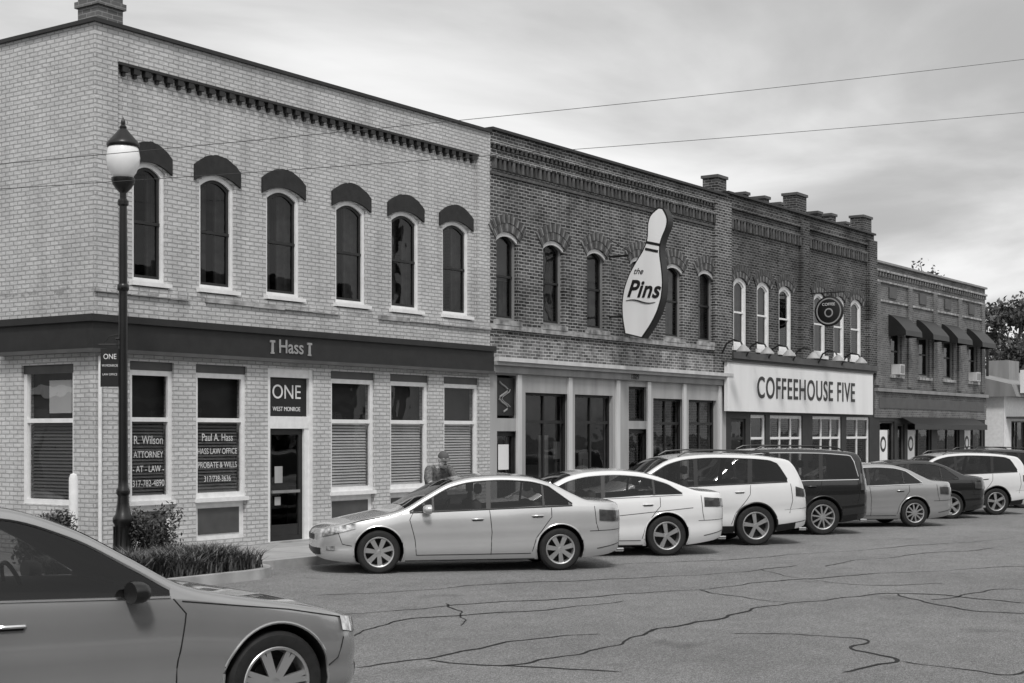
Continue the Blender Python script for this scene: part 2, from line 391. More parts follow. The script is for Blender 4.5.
# ground floor front
gw=[(127,171),(193,244),(328,372),(387.5,426),(441,476)]
gops=[(fx(a,.07),fx(b,.07),.28,3.26) for a,b in gw]+[(fx(265,.07),fx(311,.07),.14,3.26)]
wall(w,F0,X0,X1,.1,3.3,gops,white_brick2,.25)
bl=MB()
for gi,(a,b,c,d) in enumerate(gops[:-1]):
    fr_.fbox(F0,a+.002,b-.002,.28,.95,-.16,-.085,m_white)
    fr_.fbox(F0,a+.12,b-.12,.38,.82,-.084,-.07,m_midd)
    fr_.fbox(F0,a-.02,b+.02,.93,1.0,-.1,.03,m_white)
    rwin(fr_,gl,F0,a,b,[1.0,2.32,3.12],m_white,m_glassc,rec=.05,fw=.085)
    fr_.fbox(F0,a+.002,b-.002,3.12,3.26,-.16,-.04,m_midd)
    blinds(bl,F0,a+.09,b-.09,1.09,2.28,mat=m_blindd if gi<2 else m_blind)
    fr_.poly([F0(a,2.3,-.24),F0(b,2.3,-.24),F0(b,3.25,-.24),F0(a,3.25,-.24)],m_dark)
    fr_.fbox(F0,a+.09,b-.09,1.055,1.09,-.17,-.13,m_blind)
a,b=swa,swb; blinds(bl,SD,a+.09,b-.09,1.0,2.27,mat=m_blindd)
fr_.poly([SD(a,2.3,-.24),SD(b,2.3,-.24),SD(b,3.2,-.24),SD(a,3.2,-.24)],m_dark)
fr_.fbox(SD,a+.2,a+.75,2.42,2.95,-.2,-.12,m_signw)
fr_.fbox(SD,a+.002,b-.002,3.06,3.2,-.16,-.045,m_midd)
# door bay
a,b=gops[-1][:2]
fr_.fbox(F0,a,a+.09,.14,3.26,-.2,-.03,m_white); fr_.fbox(F0,b-.09,b,.14,3.26,-.2,-.03,m_white)
fr_.fbox(F0,a+.09,b-.09,3.1,3.26,-.2,-.04,m_white); fr_.fbox(F0,a+.09,b-.09,2.18,2.4,-.2,-.04,m_white)
fr_.fbox(F0,a+.09,b-.09,2.41,3.09,-.16,-.10,m_signb)
ring(fr_,F0,(a+.09,b-.2,.15,2.17),.0,.10,-.16,-.1,m_dark)
fr_.fbox(F0,b-.2,b-.09,.14,2.18,-.2,-.05,m_white)
fr_.fbox(F0,a+.19,b-.3,.25,.45,-.155,-.11,m_dark)
fr_.fbox(F0,a+.19,b-.3,1.02,1.07,-.10,-.06,m_mid)
gl.poly([F0(a+.15,.2,-.13),F0(b-.25,.2,-.13),F0(b-.25,2.1,-.13),F0(a+.15,2.1,-.13)],m_glass)
fr_.fbox(F0,a+.3,a+.5,1.2,1.5,-.128,-.124,m_cream)
fr_.fbox(F0,a+.3,a+.45,.8,.95,-.128,-.124,m_cream)
fr_.fbox(F0,a,b,.10,.16,-.2,.05,m_kerb)
# fascia wraps the corner
fr_.fbox(F0,X0-.14,X1-.02,3.42,3.84,.0,.12,m_dark)
fr_.fbox(F0,X0-.20,X1-.01,3.84,3.95,.0,.18,m_dark)
fr_.fbox(F0,X0-.17,X1-.015,3.36,3.42,.0,.15,m_midd)
fr_.box(X0-.14,X0-.002,D+.002,yl,3.42,3.84,m_dark); fr_.box(X0-.20,X0-.002,D+.002,yl+.06,3.84,3.95,m_dark); fr_.box(X0-.17,X0-.002,D+.002,yl+.03,3.36,3.42,m_midd)
fr_.tube([(XC+.05,D-.06,.1),(XC+.05,D-.06,3.3)],.03,m_white,8)
w.box(15.62,16.12,19.05,19.55,8.1,9.7,grey_brick)
w.box(15.58,16.16,19.01,19.59,8.95,9.05,grey_brick)
w.build('walls',B1); fr_.build('window_frames_and_trim',B1); gl.build('window_glass',B1); bl.build('window_blinds',B1)
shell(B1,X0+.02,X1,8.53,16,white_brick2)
text('Hass',.34,mfac(fx(291,-.13),D-.135,3.63),m_lettg,'fascia_letters',B1,sx=1.0,bold=.004)
for q in (272.5,309.5):
    o_=MB(); xx=fx(q,-.13); o_.box(xx-.025,xx+.025,D-.14,D-.12,3.5,3.74,m_lettg); o_.box(xx-.06,xx+.06,D-.141,D-.12,3.7,3.74,m_lettg); o_.box(xx-.04,xx+.04,D-.141,D-.12,3.5,3.53,m_lettg); o_.build('fascia_ornament',B1)
xd=(a+b)/2-.02
text('ONE',.36,mfac(xd,D+.095,2.83),m_letter,'door_number_letters',B1,ext=.002)
text('WEST MONROE',.11,mfac(xd,D+.095,2.53),m_letter,'door_street_letters',B1,ext=.002,sx=.9)
def stack(px,lines,z,nm,sz=.15):
    for i,l in enumerate(lines): text(l,sz*(1.3 if i==0 else 1),mfac(fx(px,.07),D+.082,z-i*.235),m_lettw,nm,B1,ext=.001,sx=.80,bold=0)
stack(149,['R. Wilson','ATTORNEY','- AT - LAW -','317-782-4890'],1.98,'window_lettering',.15)
stack(218,['Paul A. Hass','HASS LAW OFFICE','PROBATE & WILLS','317/738-3636'],2.02,'window_lettering',.14)

# ================================================================== BRICK BUILDING with bowling sign
B2=empty('brick_building')
w=MB(); fr_=MB(); gl=MB()
U0=fx(490); U1=fx(726); T2=8.6
up=[(492.5,514),(539.5,560),(583.5,602),(627,643.5),(662,679),(695,710.5)]
ops=[(fx(a,.1),fx(b,.1),4.55,6.48,.14) for a,b in up]
wall(w,F0,U0+.003,U1,3.72,T2,ops,dark_brick,.22)
vb=[M('voussoir_a',.09,.85,var=.4,scale=6,bump=.4),M('voussoir_b',.19,.85,var=.4,scale=6,bump=.4),M('voussoir_c',.05,.85,var=.4,scale=6,bump=.4)]
for o in ops:
    window(fr_,gl,F0,o,m_mid,m_dark,m_glassd,rec=.09,fw=.06,sw=.05,curt=rnd.choice((1,2)))
    voussoirs(fr_,F0,(o[0],o[1],o[2],o[3]-.10,o[4]),.09,12,[m_post],proud=-.06,gap=0)
    voussoirs(w,F0,o,.18,20,[vb[0],vb[1],vb[0],vb[2]],proud=.02,gap=.004,i0=.005,ext=.1)
    voussoirs(w,F0,o,.18,24,[vb[1],vb[2],vb[0]],proud=.03,gap=.004,i0=.19,ext=.1)
    w.fbox(F0,o[0]-.1,o[1]+.1,4.44,4.548,-.1,.06,m_stone)
w.fbox(F0,U0+.004,U1-.5,4.34,4.435,.002,.05,m_stone)
w.fbox(F0,U0+.004,U1-.004,3.74,4.2,.001,.012,worn_brick)
w.fbox(F0,fx(713),U1+.15,3.75,8.45,.001,.10,dark_brick)
w.fbox(F0,U0+.004,fx(713),8.0,8.08,.001,.10,dark_brick)
w.fbox(F0,U0+.004,fx(713),8.3,8.37,.001,.07,dark_brick)
n=60
for k in range(n):
    x=U0+.05+(fx(713)-U0-.15)*k/(n-1)
    w.fbox(F0,x,x+.085,7.78,8.0,.001,.09,vb[(k%2)*2]); 
    w.fbox(F0,x,x+.085,8.22,8.30,.001,.06,vb[2])
w.fbox(F0,U0+.004,fx(713),7.66,7.72,.001,.05,vb[0])
fr_.fbox(F0,U0,U1,T2,T2+.06,-.35,.08,m_dark)
fr_.fbox(F0,U0+.01,U1,3.64,3.73,-.1,.24,m_post)
fr_.fbox(F0,U0+.01,U1,3.56,3.64,-.1,.17,m_cream)
fr_.fbox(F0,U0+.01,U1,3.40,3.56,-.1,.10,m_mid)
sops=[(494,515,2.42,3.36),(494,515,.14,2.14),(522.5,566,.5,3.0),(572,610,.5,3.0),(626,645,2.4,3.25),(626,646,.14,2.2),(650.5,681,.5,2.98),(686,714,.5,2.98)]
sops=[(fx(a,.08),fx(b,.08),c,d) for a,b,c,d in sops]
wall(w,F0,U0,U1,.1,3.4,sops,m_cream,.25)
for i,(a,b,c,d) in enumerate(sops):
    if i==0:
        fr_.fbox(F0,a+.06,b-.06,c+.06,d-.06,-.14,-.05,m_dark)
        pts=[(a+.3+.16*math.sin(t*.9),D+.047,c+.14+t*.055) for t in range(13)]
        fr_.tube(pts,.025,m_mid,5); fr_.tube([(p[0]+.1,p[1],p[2]) for p in pts[2:10]],.015,m_mid,5)
    elif i in (1,5):
        ring(fr_,F0,(a,b,c,d),0.001,.11,-.14,-.08,m_dark); gl.poly([F0(a,c,-.12),F0(b,c,-.12),F0(b,d,-.12),F0(a,d,-.12)],m_glass)
        fr_.fbox(F0,a+.11,b-.11,c+.1,c+.35,-.139,-.09,m_dark)
        if i==1: fr_.fbox(F0,a+.2,b-.2,1.3,1.85,-.115,-.11,m_signw)
    else:
        rwin(fr_,gl,F0,a,b,[c,2.35,d] if i!=4 else [c,d],m_dark,m_glass,rec=.1,fw=.06,mull=1 if i!=4 else 0)
    if i in (2,3,6,7):
        for k in range(4):
            q=a+.1+rnd.random()*(b-a-.6); fr_.fbox(F0,q,q+.25+.2*rnd.random(),c+.3+rnd.random()*.8,c+.9+rnd.random()*.8,-.42-k*.2,-.4-k*.2,rnd.choice((m_mid,m_cream,m_midd)))
for q in (518,569,617,648,683.5,719): 
    xx=fx(q); fr_.fbox(F0,xx-.08,xx+.08,.14,3.38,.002,.05,m_post)
text('1889',.2,mfac(fx(635,-.1),D-.105,3.48),m_dark,'storefront_letters',B2)
w.build('walls',B2); fr_.build('window_frames_and_trim',B2); gl.build('window_glass',B2)
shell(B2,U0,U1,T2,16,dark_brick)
ch=MB()
def chimney(mb,px,wpx,z1,y=D+.35,mat=dark_brick3):
    x=fx(px,.3); hwid=max(.12,(fx(px+wpx/2)-fx(px-wpx/2))/2*.72)
    mb.box(x-hwid,x+hwid,y-.2,y+.25,8.2,z1-.08,mat); mb.box(x-hwid-.04,x+hwid+.04,y-.24,y+.29,z1-.08,z1,m_midd)
chimney(ch,717,13,9.2); ch.build('chimney',B2)

# ================================================================== COFFEEHOUSE BUILDING
B3=empty('brick_building')
w=MB(); fr_=MB(); gl=MB()
V0=U1; V1=fx(874); T3=8.7
up=[(731.5,745),(755,768),(777,790),(812,824),(832,843),(849,860)]
ops=[(fx(a,.06),fx(b,.06),4.5,6.45,.14) for a,b in up]
wall(w,F0,V0+.003,V1,4.12,T3,ops,dark_brick3,.22)
for o in ops:
    window(fr_,gl,F0,o,m_white,m_white,m_glassd,rec=.04,fw=.11,sw=.04,curt=rnd.choice((0,1,2)))
    voussoirs(w,F0,o,.17,18,[vb[0],vb[2],vb[1]],proud=.02,gap=.004,i0=.005,ext=.1)
    voussoirs(w,F0,o,.17,20,[vb[2],vb[0]],proud=.03,gap=.004,i0=.18,ext=.1)
    w.fbox(F0,o[0]-.08,o[1]+.08,4.4,4.498,-.05,.06,m_white)
for q0,q1 in ((799,806),(866,874)): w.fbox(F0,fx(q0),fx(q1),4.35,8.5,.001,.12,dark_brick3)
w.fbox(F0,V0+.15,V1,8.0,8.08,.001,.09,dark_brick3); w.fbox(F0,V0+.15,V1,8.3,8.4,.001,.08,dark_brick3)
n=56
for k in range(n):
    x=V0+.2+(V1-V0-.5)*k/(n-1); w.fbox(F0,x,x+.09,7.74,8.0,.001,.09,vb[(k%2)*2])
fr_.fbox(F0,V0,V1,T3,T3+.06,-.35,.08,m_dark)
fr_.fbox(F0,V0+.16,V1,4.16,4.34,.0,.16,m_midd); fr_.fbox(F0,V0+.16,V1,4.10,4.16,.0,.1,m_black)
sops=[(729.5,744,.14,2.5),(749,764,.5,2.62),(768.5,801,.5,2.62),(811,840,.5,2.62),(845,868,.5,2.62)]
sops=[(fx(a,.05),fx(b,.05),c,d) for a,b,c,d in sops]
wall(w,F0,V0,V1,.1,4.12,sops,m_dark,.25)
for i,(a,b,c,d) in enumerate(sops):
    rwin(fr_,gl,F0,a,b,[c,1.95,d],m_white if i>0 else m_dark,m_glass,rec=.04,fw=.09,mull=(0,0,2,2,1)[i])
w.build('walls',B3); fr_.build('window_frames_and_trim',B3); gl.build('window_glass',B3)
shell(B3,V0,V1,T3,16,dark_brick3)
ch=MB()
for px,wp,z in ((742,5,8.95),(762,7,9.0),(777,5,8.95),(797,14,9.4),(815,6,9.02),(829,7,9.08),(843,6,8.95),(863,12,9.35)): chimney(ch,px,wp,z)
ch.tube([(fx(812),D+.6,8.2),(fx(812),D+.6,9.2)],.05,m_dark)
ch.build('chimneys',B3)

s=MB(); s.fbox(F0,fx(727.5,-.22),fx(873,-.22),2.70,4.04,.12,.22,m_signw); s.fbox(F0,fx(727,-.24),fx(873.5,-.24),4.04,4.08,.1,.25,m_midd)
CS=s.build('coffeehouse_sign')
text('COFFEEHOUSE FIVE',.86,mfac((fx(754,-.22)+fx(857,-.22))/2,D-.228,3.36),m_signb,'sign_letters',CS,ext=.006,sx=.86,bold=.008,space=1.12)
for k,px in enumerate((740,764,786,810,835,858)):
    g=MB(); x=fx(px,-.7)
    g.tube([(x,D-.16,4.25),(x,D-.3,4.52),(x,D-.5,4.62),(x,D-.72,4.56),(x,D-.8,4.42)],.026,m_black,6)
    g.lathe([(.03,.12),(.06,.1),(.19,-.04),(.195,-.07),(.17,-.05)],(x,D-.8,4.36),m_cream,14)
    g.build('sign_lamp',None,True)

# ================================================================== GREY BRICK BUILDING with awnings
B4=empty('brick_building'); w=MB(); fr_=MB(); gl=MB()
W0=V1; W1=fx(985); T4=7.83
up=[(888,899),(916,927),(941,951),(966,975)]
ops=[(fx(a,.1),fx(b,.1),4.1,5.75) for a,b in up]
wall(w,F0,W0+.004,W1,3.65,T4,ops,grey_brick,.25)
for i,o in enumerate(ops):
    window(fr_,gl,F0,o,m_mid,m_dark,m_glassd,rec=.08,fw=.08,curt=1); w.fbox(F0,o[0]-.1,o[1]+.1,4.0,4.1,-.05,.07,m_stone)
    a,b=o[0]-.25,o[1]+.3; rows=[]
    for k in range(9): rows.append([(a,D-.02-.6*(k/8),6.15-.55*(k/8)**1.4),(b,D-.02-.6*(k/8),6.15-.55*(k/8)**1.4)])
    rows.append([(a,D-.63,5.42),(b,D-.63,5.42)])
    fr_.grid(rows,m_black)
    for x in (a,b): fr_.poly([(x,D-.02,5.42)]+[r[0] if x==a else r[1] for r in rows],m_black)
    if i in (0,3):
        fr_.fbox(F0,o[0]+.3,o[1]-.3,4.12,4.47,-.1,.22,m_post); fr_.fbox(F0,o[0]+.34,o[1]-.34,4.16,4.43,.221,.225,m_mid)
for z0,z1,p in ((7.55,7.62,.1),(7.2,7.26,.06),(6.55,6.62,.05)): w.fbox(F0,W0+.005,W1,z0,z1,.001,p,m_stone)
n=46
for k in range(n):
    x=W0+.1+(W1-W0-.3)*k/(n-1); w.fbox(F0,x,x+.1,7.40,7.55,.001,.08,grey_brick)
for q in (876.5,909,934,959,982): w.fbox(F0,fx(q)-.2,fx(q)+.2,3.7,7.2,.001,.07,grey_brick)
for q in (892,922,947,971): 
    w.fbox(F0,fx(q)-.35,fx(q)+.35,6.72,7.1,.001,.05,m_midd)
fr_.fbox(F0,W0,W1,T4,T4+.07,-.35,.1,m_mid)
fr_.fbox(F0,W0+.01,W1,3.5,3.62,-.1,.15,m_mid); fr_.fbox(F0,W0+.01,W1,2.62,3.5,-.1,.05,grey_brick); fr_.fbox(F0,W0+.3,W1-.3,2.95,3.3,.051,.07,m_midd)
sops=[(878,893,.5,2.5),(896,903,.14,2.4),(906,930,.5,2.5),(936,958,.5,2.5),(963,983,.5,2.5)]
sops=[(fx(a,.06),fx(b,.06),c,d) for a,b,c,d in sops]
wall(w,F0,W0,W1,.1,2.62,sops,m_dark,.25)
for i,(a,b,c,d) in enumerate(sops):
    rwin(fr_,gl,F0,a,b,[c,d],m_midd,m_glass,rec=.06,fw=.06,mull=(0,0,1,1,1)[i])
    if i in (0,2,4):
        fr_.fbox(F0,a+.15,a+.95,1.0,2.2,-.098,-.094,m_signw); 
        g=[(a+.55+.27*math.cos(t*.4),1.72+.27*math.sin(t*.4)) for t in range(16)]
        fr_.poly([F0(*p,-.09) for p in g],m_signb)
        g=[(a+.55+.16*math.cos(t*.4),1.72+.16*math.sin(t*.4)) for t in range(16)]
        fr_.poly([F0(*p,-.087) for p in g],m_signw)
a,b=fx(908,-.3),fx(981,-.3)
fr_.poly([F0(a,2.66,.06),F0(b,2.66,.06),F0(b,2.4,.55),F0(a,2.4,.55)],m_black)
fr_.poly([F0(a,2.4,.55),F0(b,2.4,.55),F0(b,2.22,.55),F0(a,2.22,.55)],m_black)
w.build('walls',B4); fr_.build('window_frames_and_trim',B4); gl.build('window_glass',B4)
shell(B4,W0,W1,T4,16,grey_brick)

# ================================================================== low far building
B5=empty('low_commercial_building'); w=MB(); gl=MB(); E0=W1+2.5; E1=E0+22
ops=[(E0+1.0,E0+3.2,.8,2.6),(E0+4,E0+5,.14,2.4),(E0+6,E0+9,.8,2.6),(E0+11,E0+15,.8,2.6)]
wall(w,F0,E0,E1,.1,3.6,ops,m_white,.2)
for o in ops: rwin(w,gl,F0,o[0],o[1],[o[2],o[3]],m_midd,m_glass,mull=1)
w.box(E0,E0+.2,D+.01,D+7,0,3.6,m_white); w.box(E0,E1,D+7,D+7.2,0,3.6,m_cream)
w.hexa([(E0-.3,D-.6,3.6),(E1,D-.6,3.6),(E1,D+7.5,3.6),(E0-.3,D+7.5,3.6),(E0-.3,D-.4,4.1),(E1,D-.4,4.1),(E1,D+4,5.2),(E0-.3,D+4,5.2)],m_mid)
w.fbox(F0,E0+.2,E0+2.2,3.75,4.7,.6,.75,m_signw); w.fbox(F0,E0+.5,E0+1.9,4.0,4.4,.75,.76,m_signb)
w.fbox(F0,E0+.3,E1,2.7,2.78,.001,.9,m_midd)
for k in range(5): w.fbox(F0,E0+.6+k*4,E0+.72+k*4,.13,2.7,.75,.87,m_midd)
w.tube([(E0+1,D+1,4.5),(E0+1,D+1,5.6)],.06,m_dark); w.box(E0+4,E0+5.5,D+1,D+2,4.4,5.3,m_mid)
w.poly([(E0+.2,D+2.5,.14),(E1,D+2.5,.14),(E1,D+2.5,3.6),(E0+.2,D+2.5,3.6)],m_inner)
w.build('walls_and_roof',B5); gl.build('window_glass',B5)

# ================================================================== signs
PS=empty('bowling_pin_sign',(30.7,D-.74,4.40)); PS.rotation_euler=(math.radians(14),0,0)
prof=[(0,.24),(.03,.30),(.12,.42),(.22,.51),(.33,.54),(.45,.49),(.56,.37),(.66,.24),(.73,.195),(.79,.21),(.86,.27),(.92,.27),(.96,.22),(.985,.14),(1,.03)]
hp=3.08
def pinpts(g,x):
    P=[]
    zz=np.linspace(0,1,46)
    ww=np.interp(zz,[p[0] for p in prof],[p[1] for p in prof])
    k=np.convolve(np.pad(ww,2,mode='edge'),[.1,.2,.4,.2,.1],'valid')
    for z,v in zip(zz,k): P.append((x,-(v-g),g+z*(hp-2*g)))
    for z,v in list(zip(zz,k))[::-1]: P.append((x,(v-g),g+z*(hp-2*g)))
    return P
p=MB(); a=pinpts(0,-.13); b=pinpts(0,.13); p.poly(a,m_signb); p.poly(b,m_signb)
for i in range(len(a)):
    j=(i+1)%len(a); p.poly([a[i],a[j],b[j],b[i]],m_signb)
p.poly(pinpts(.03,-.137),m_signw); p.poly(pinpts(.03,.137),m_signw)
for z in (2.04,2.2):
    for sgn in (-1,1): p.box(sgn*.142-.003,sgn*.142+.003,-.18,.18,z,z+.06,m_signb)
p.build('pin_panel',PS)
text('Pins',.56,mblade(-.145,0,1.12,.16),m_signb,'pin_letters',PS,ext=.003,shear=.3,bold=.014,sx=.92,space=1.06)
text('the',.2,mblade(-.145,.24,1.52,.16),m_signb,'pin_letters_small',PS,ext=.003,shear=.4)
sw_=MB(); pts=[]
for k in range(17):
    q=k/16; pts.append((-.146,.40-.8*q,.78+.12*q+.03*math.sin(q*6.28)))
sw_.tube(pts,[.005+.013*math.sin(math.pi*k/16) for k in range(17)],m_signb,6); sw_.build('pin_flourish',PS)
p=MB(); p.tube([(0,.9,1.95),(0,.2,1.95)],.03,m_black); p.tube([(0,.9,.5),(0,.35,.5)],.03,m_black); p.tube([(0,.95,2.5),(0,.1,1.98)],.012,m_black)
o=p.build('bracket',PS)
o.rotation_euler=(-math.radians(14),0,0)

RS=empty('round_hanging_sign',(fx(807),D-.72,5.78)); p=MB()
p.lathe([(0,-.04),(.43,-.04),(.46,-.02),(.46,.02),(.43,.04),(0,.04)],(0,0,0),m_signb,32,'x')
p.lathe([(.36,-.045),(.38,-.048),(.40,-.045)],(0,0,0),m_lettg,32,'x')
p.lathe([(.10,-.046),(.12,-.047),(.14,-.043)],(0,.0,-.05),m_lettg,20,'x')
p.tube([(0,.72,.56),(0,-.5,.56)],.02,m_black); p.tube([(0,.2,.56),(0,.2,.4)],.01,m_black); p.tube([(0,-.2,.56),(0,-.2,.4)],.01,m_black)
p.build('sign_disc_and_bracket',RS,True)
text('COFFEE',.12,mblade(-.05,0,.2),m_letter,'sign_letters',RS,ext=.002)

# ================================================================== street lamp
LX,LY=14.6,17.25
SL=empty('street_lamp',(LX,LY,.13)); p=MB()
p.lathe([(.0,0),(.23,0),(.23,.06),(.20,.09),(.19,.16),(.17,.2),(.135,.32),(.12,.55),(.125,.62),(.15,.66),(.15,.72),(.11,.78),(.085,.95),(.08,1.05),(.10,1.08),(.10,1.13),(.075,1.17),(.07,1.3),(.06,4.8),(.055,5.3),(.08,5.33),(.08,5.38),(.05,5.42),(.05,5.5),(.11,5.56),(.15,5.62),(.17,5.68),(.17,5.72),(.0,5.72)],(0,0,0),m_iron,20)
for k in range(10):
    t=k*math.pi/5; p.box(.125*math.cos(t)-.012,.125*math.cos(t)+.012,.125*math.sin(t)-.012,.125*math.sin(t)+.012,.3,.6,m_iron)
p.tube([(0,0,4.1),(-.12,-.08,4.1)],.02,m_iron); p.tube([(0,0,3.35),(-.1,.05,3.35)],.02,m_iron)
p.lathe([(.072,4.06),(.085,4.08),(.085,4.14),(.072,4.16)],(0,0,0),m_iron,16)
p.build('post',SL,True,35)
p=MB(); p.lathe([(.13,5.72),(.19,5.80),(.235,5.92),(.245,6.02),(.225,6.14),(.2,6.2)],(0,0,0),m_globe,24); p.build('acorn_globe',SL,True)
p=MB(); p.lathe([(.225,6.17),(.24,6.2),(.235,6.23),(.2,6.27),(.12,6.36),(.07,6.42),(.05,6.44),(.055,6.47),(.03,6.5),(.035,6.53),(.03,6.56),(.0,6.62)],(0,0,0),m_iron,24); p.build('cap_and_finial',SL,True)
HS=empty('hanging_sign',(LX,LY,3.1)); p=MB()
dx,dy=-S,C
def L3(a,z,n=0): return (dx*a-C*n,dy*a-S*n,z)
p.tube([L3(.05,.3),L3(.36,.3)],.012,m_black); p.tube([L3(.06,.45),L3(.2,.42),L3(.3,.31)],.008,m_black)
p.hexa([L3(.05,-.32,.012),L3(.33,-.32,.012),L3(.33,-.32,-.012),L3(.05,-.32,-.012),L3(.05,.24,.012),L3(.33,.24,.012),L3(.33,.24,-.012),L3(.05,.24,-.012)],m_signb)
p.build('sign_panel_and_bracket',HS)
rot=Matrix(((S,0,-C,0),(-C,0,-S,0),(0,1,0,0),(0,0,0,1)))
for i,(tx,sz) in enumerate((('ONE',.11),('W.MONROE',.05),('LAW OFFICE',.045))):
    text(tx,sz,Matrix.Translation((dx*.19-C*.016,dy*.19-S*.016,.12-.13*i))@rot,m_letter,'sign_letters',HS,ext=.001,sx=.85)

p=MB(); p.lathe([(.07,0),(.07,1.28),(.05,1.34),(0,1.36)],(14.7,18.5,.13),m_white,14); p.build('white_bollard',None,True)

# ================================================================== cables
def cable(px0,py0,t0,px1,py1,t1,name,r=.008,sag=.15):
    def P(px,py,t):
        u=(px-512)/FP; return Vector((t*(C+u*S),t*(S-u*C),H+(HY-py)/FP*t))
    a=P(px0,py0,t0); b=P(px1,py1,t1); d=b-a; a2=a-d*.3; b2=b+d*.3
    pts=[]
    for k in range(25):
        q=k/24; v=a2+(b2-a2)*q; v.z-=sag*4*q*(1-q)-sag*.7; pts.append(v)
    m=MB(); m.tube(pts,r,m_wire,5); m.build(name); return a2,b2
e1=cable(0,165,20,1024,60,31,'overhead_cable',r=.005); e2=cable(0,190,20.3,1024,113,31.5,'overhead_cable',r=.005)
for k in (0,1):
    q=(e1[k]+e2[k])/2; m=MB(); zt_=max(e1[k].z,e2[k].z)+.4
    m.tube([(q.x,q.y,0),(q.x,q.y,zt_)],[.16,.11],m_wood,12); m.box(q.x-.05,q.x+.05,q.y-.7,q.y+.7,zt_-.5,zt_-.4,m_wood); m.build('utility_pole',None,True)

# ================================================================== ground
g=MB(); g.poly([(-400,-400,0),(700,-400,0),(700,700,0),(-400,700,0)],m_road); g.build('road')
g=MB(); g.poly([(E1+4,15.9,.008),(600,15.9,.008),(600,600,.008),(E1+4,600,.008)],m_grass[0]); g.build('grass_verge')
KY=16.15
g=MB()
g.box(16.6,E1+4,KY+.15,D+17,0,.13,m_conc); g.box(16.6,E1+4,KY,KY+.147,0,.14,m_kerb)
def kpath(pts,wd,h,mat):
    rows=[]
    for i,pp in enumerate(pts):
        t=Vector(pts[min(i+1,len(pts)-1)])-Vector(pts[max(i-1,0)]); t.normalize(); n=Vector((-t.y,t.x))
        q=Vector(pp)+n*wd
        rows.append([(pp[0],pp[1],0),(pp[0]+n.x*.01,pp[1]+n.y*.01,h),(q.x,q.y,h),(q.x,q.y,0)])
    g.grid(rows,mat)
BY=15.2
arc=[(12.0,BY),(13,BY),(14,BY),(15.2,BY)]+[(15.2+.95*math.sin(t),BY+.95-.95*math.cos(t)) for t in [math.pi/2*k/10 for k in range(1,11)]]+[(16.15,KY+.01),(16.3,KY+.01),(16.6,KY+.01)]
kpath(arc,.15,.14,m_kerb)
inner=[(x,y+.14) if y<KY-.3 else (x-.14,y+.1) for x,y in arc[:-2]]
g.poly([(x,y,.12) for x,y in inner]+[(16.0,17.0,.12),(12.0,17.0,.12)],m_soil)
g.box(11.9,16.6,17.0,D+.1,0,.129,m_conc); g.box(16.0,16.6,KY+.16,17.0,0,.128,m_conc)
g.box(11.9,XC,D+.1,D+30,0,.13,m_conc); g.box(11.7,11.9,BY,D+30,0,.14,m_kerb)
g.build('sidewalk')
g=MB(); g.box(-60,90,-5,2.2,0,.13,m_conc); g.box(-60,90,2.2,2.35,0,.14,m_kerb); g.build('sidewalk')

cr=MB()
def crack(pts,wd=.05,seed=0):
    rr=random.Random(seed); W=[Vector(gxy(*p)) for p in pts]
    path=[]
    n0=len(W)
    for i in range(n0-1):
        p0,p1,p2,p3=W[max(i-1,0)],W[i],W[i+1],W[min(i+2,n0-1)]
        L_=(p2-p1).length; n=max(3,int(L_/.10))
        for k in range(n):
            t=k/n; t2=t*t; t3=t2*t
            path.append(.5*((2*p1)+(p2-p0)*t+(2*p0-5*p1+4*p2-p3)*t2+(3*p1-p0-3*p2+p3)*t3))
    path.append(W[-1]); f=[(rr.uniform(.05,.09),rr.uniform(2.2,3.4),rr.random()*6),(rr.uniform(.02,.035),rr.uniform(.8,1.2),rr.random()*6),(.010,.37,rr.random()*6)]
    s_=0; rows=[]
    for i,q in enumerate(path):
        if i: s_+=(q-path[i-1]).length
        t=path[min(i+1,len(path)-1)]-path[max(i-1,0)]
        if t.length<1e-6: continue
        t.normalize(); n=Vector((-t.y,t.x))
        o=sum(a*math.sin(2*math.pi*s_/l+ph) for a,l,ph in f)
        c=q+n*o; w_=wd*(.55+.25*math.sin(s_*1.3+seed)+.3*rr.random())
        if i in (0,len(path)-1): w_*=.3
        rows.append([(c.x+n.x*w_/2,c.y+n.y*w_/2,.0045),(c.x-n.x*w_/2,c.y-n.y*w_/2,.0045)])
    cr.grid(rows,m_tar)
CR=[([(318,596),(420,590),(520,583),(640,578),(700,575),(800,566)],.04),
([(340,615),(450,606),(540,600),(690,590),(830,577),(1030,566)],.045),
([(345,636),(400,622),(480,614),(560,608),(630,602)],.045),
([(355,668),(430,656),(520,642),(600,634)],.04),
([(430,660),(520,667),(620,673)],.04),
([(440,604),(462,616),(470,626)],.03),
([(505,667),(560,658),(680,626),(790,604),(900,594),(1030,603)],.055),
([(730,633),(800,634),(862,640),(845,648),(905,661),(870,668),(840,672)],.05),
([(905,661),(1000,676),(1030,672)],.045),
([(900,594),(960,610),(1030,614)],.045),
([(930,600),(1000,590),(1030,591)],.035),
([(700,590),(760,600),(800,604)],.03),
([(820,566),(900,556),(1000,548)],.035),
([(760,570),(850,585),(940,583)],.03),
([(600,565),(720,560),(900,547),(1020,538)],.035)]
for i,(pt,wd) in enumerate(CR): crack(pt,wd,i+3)
cr.build('road_crack_sealant')

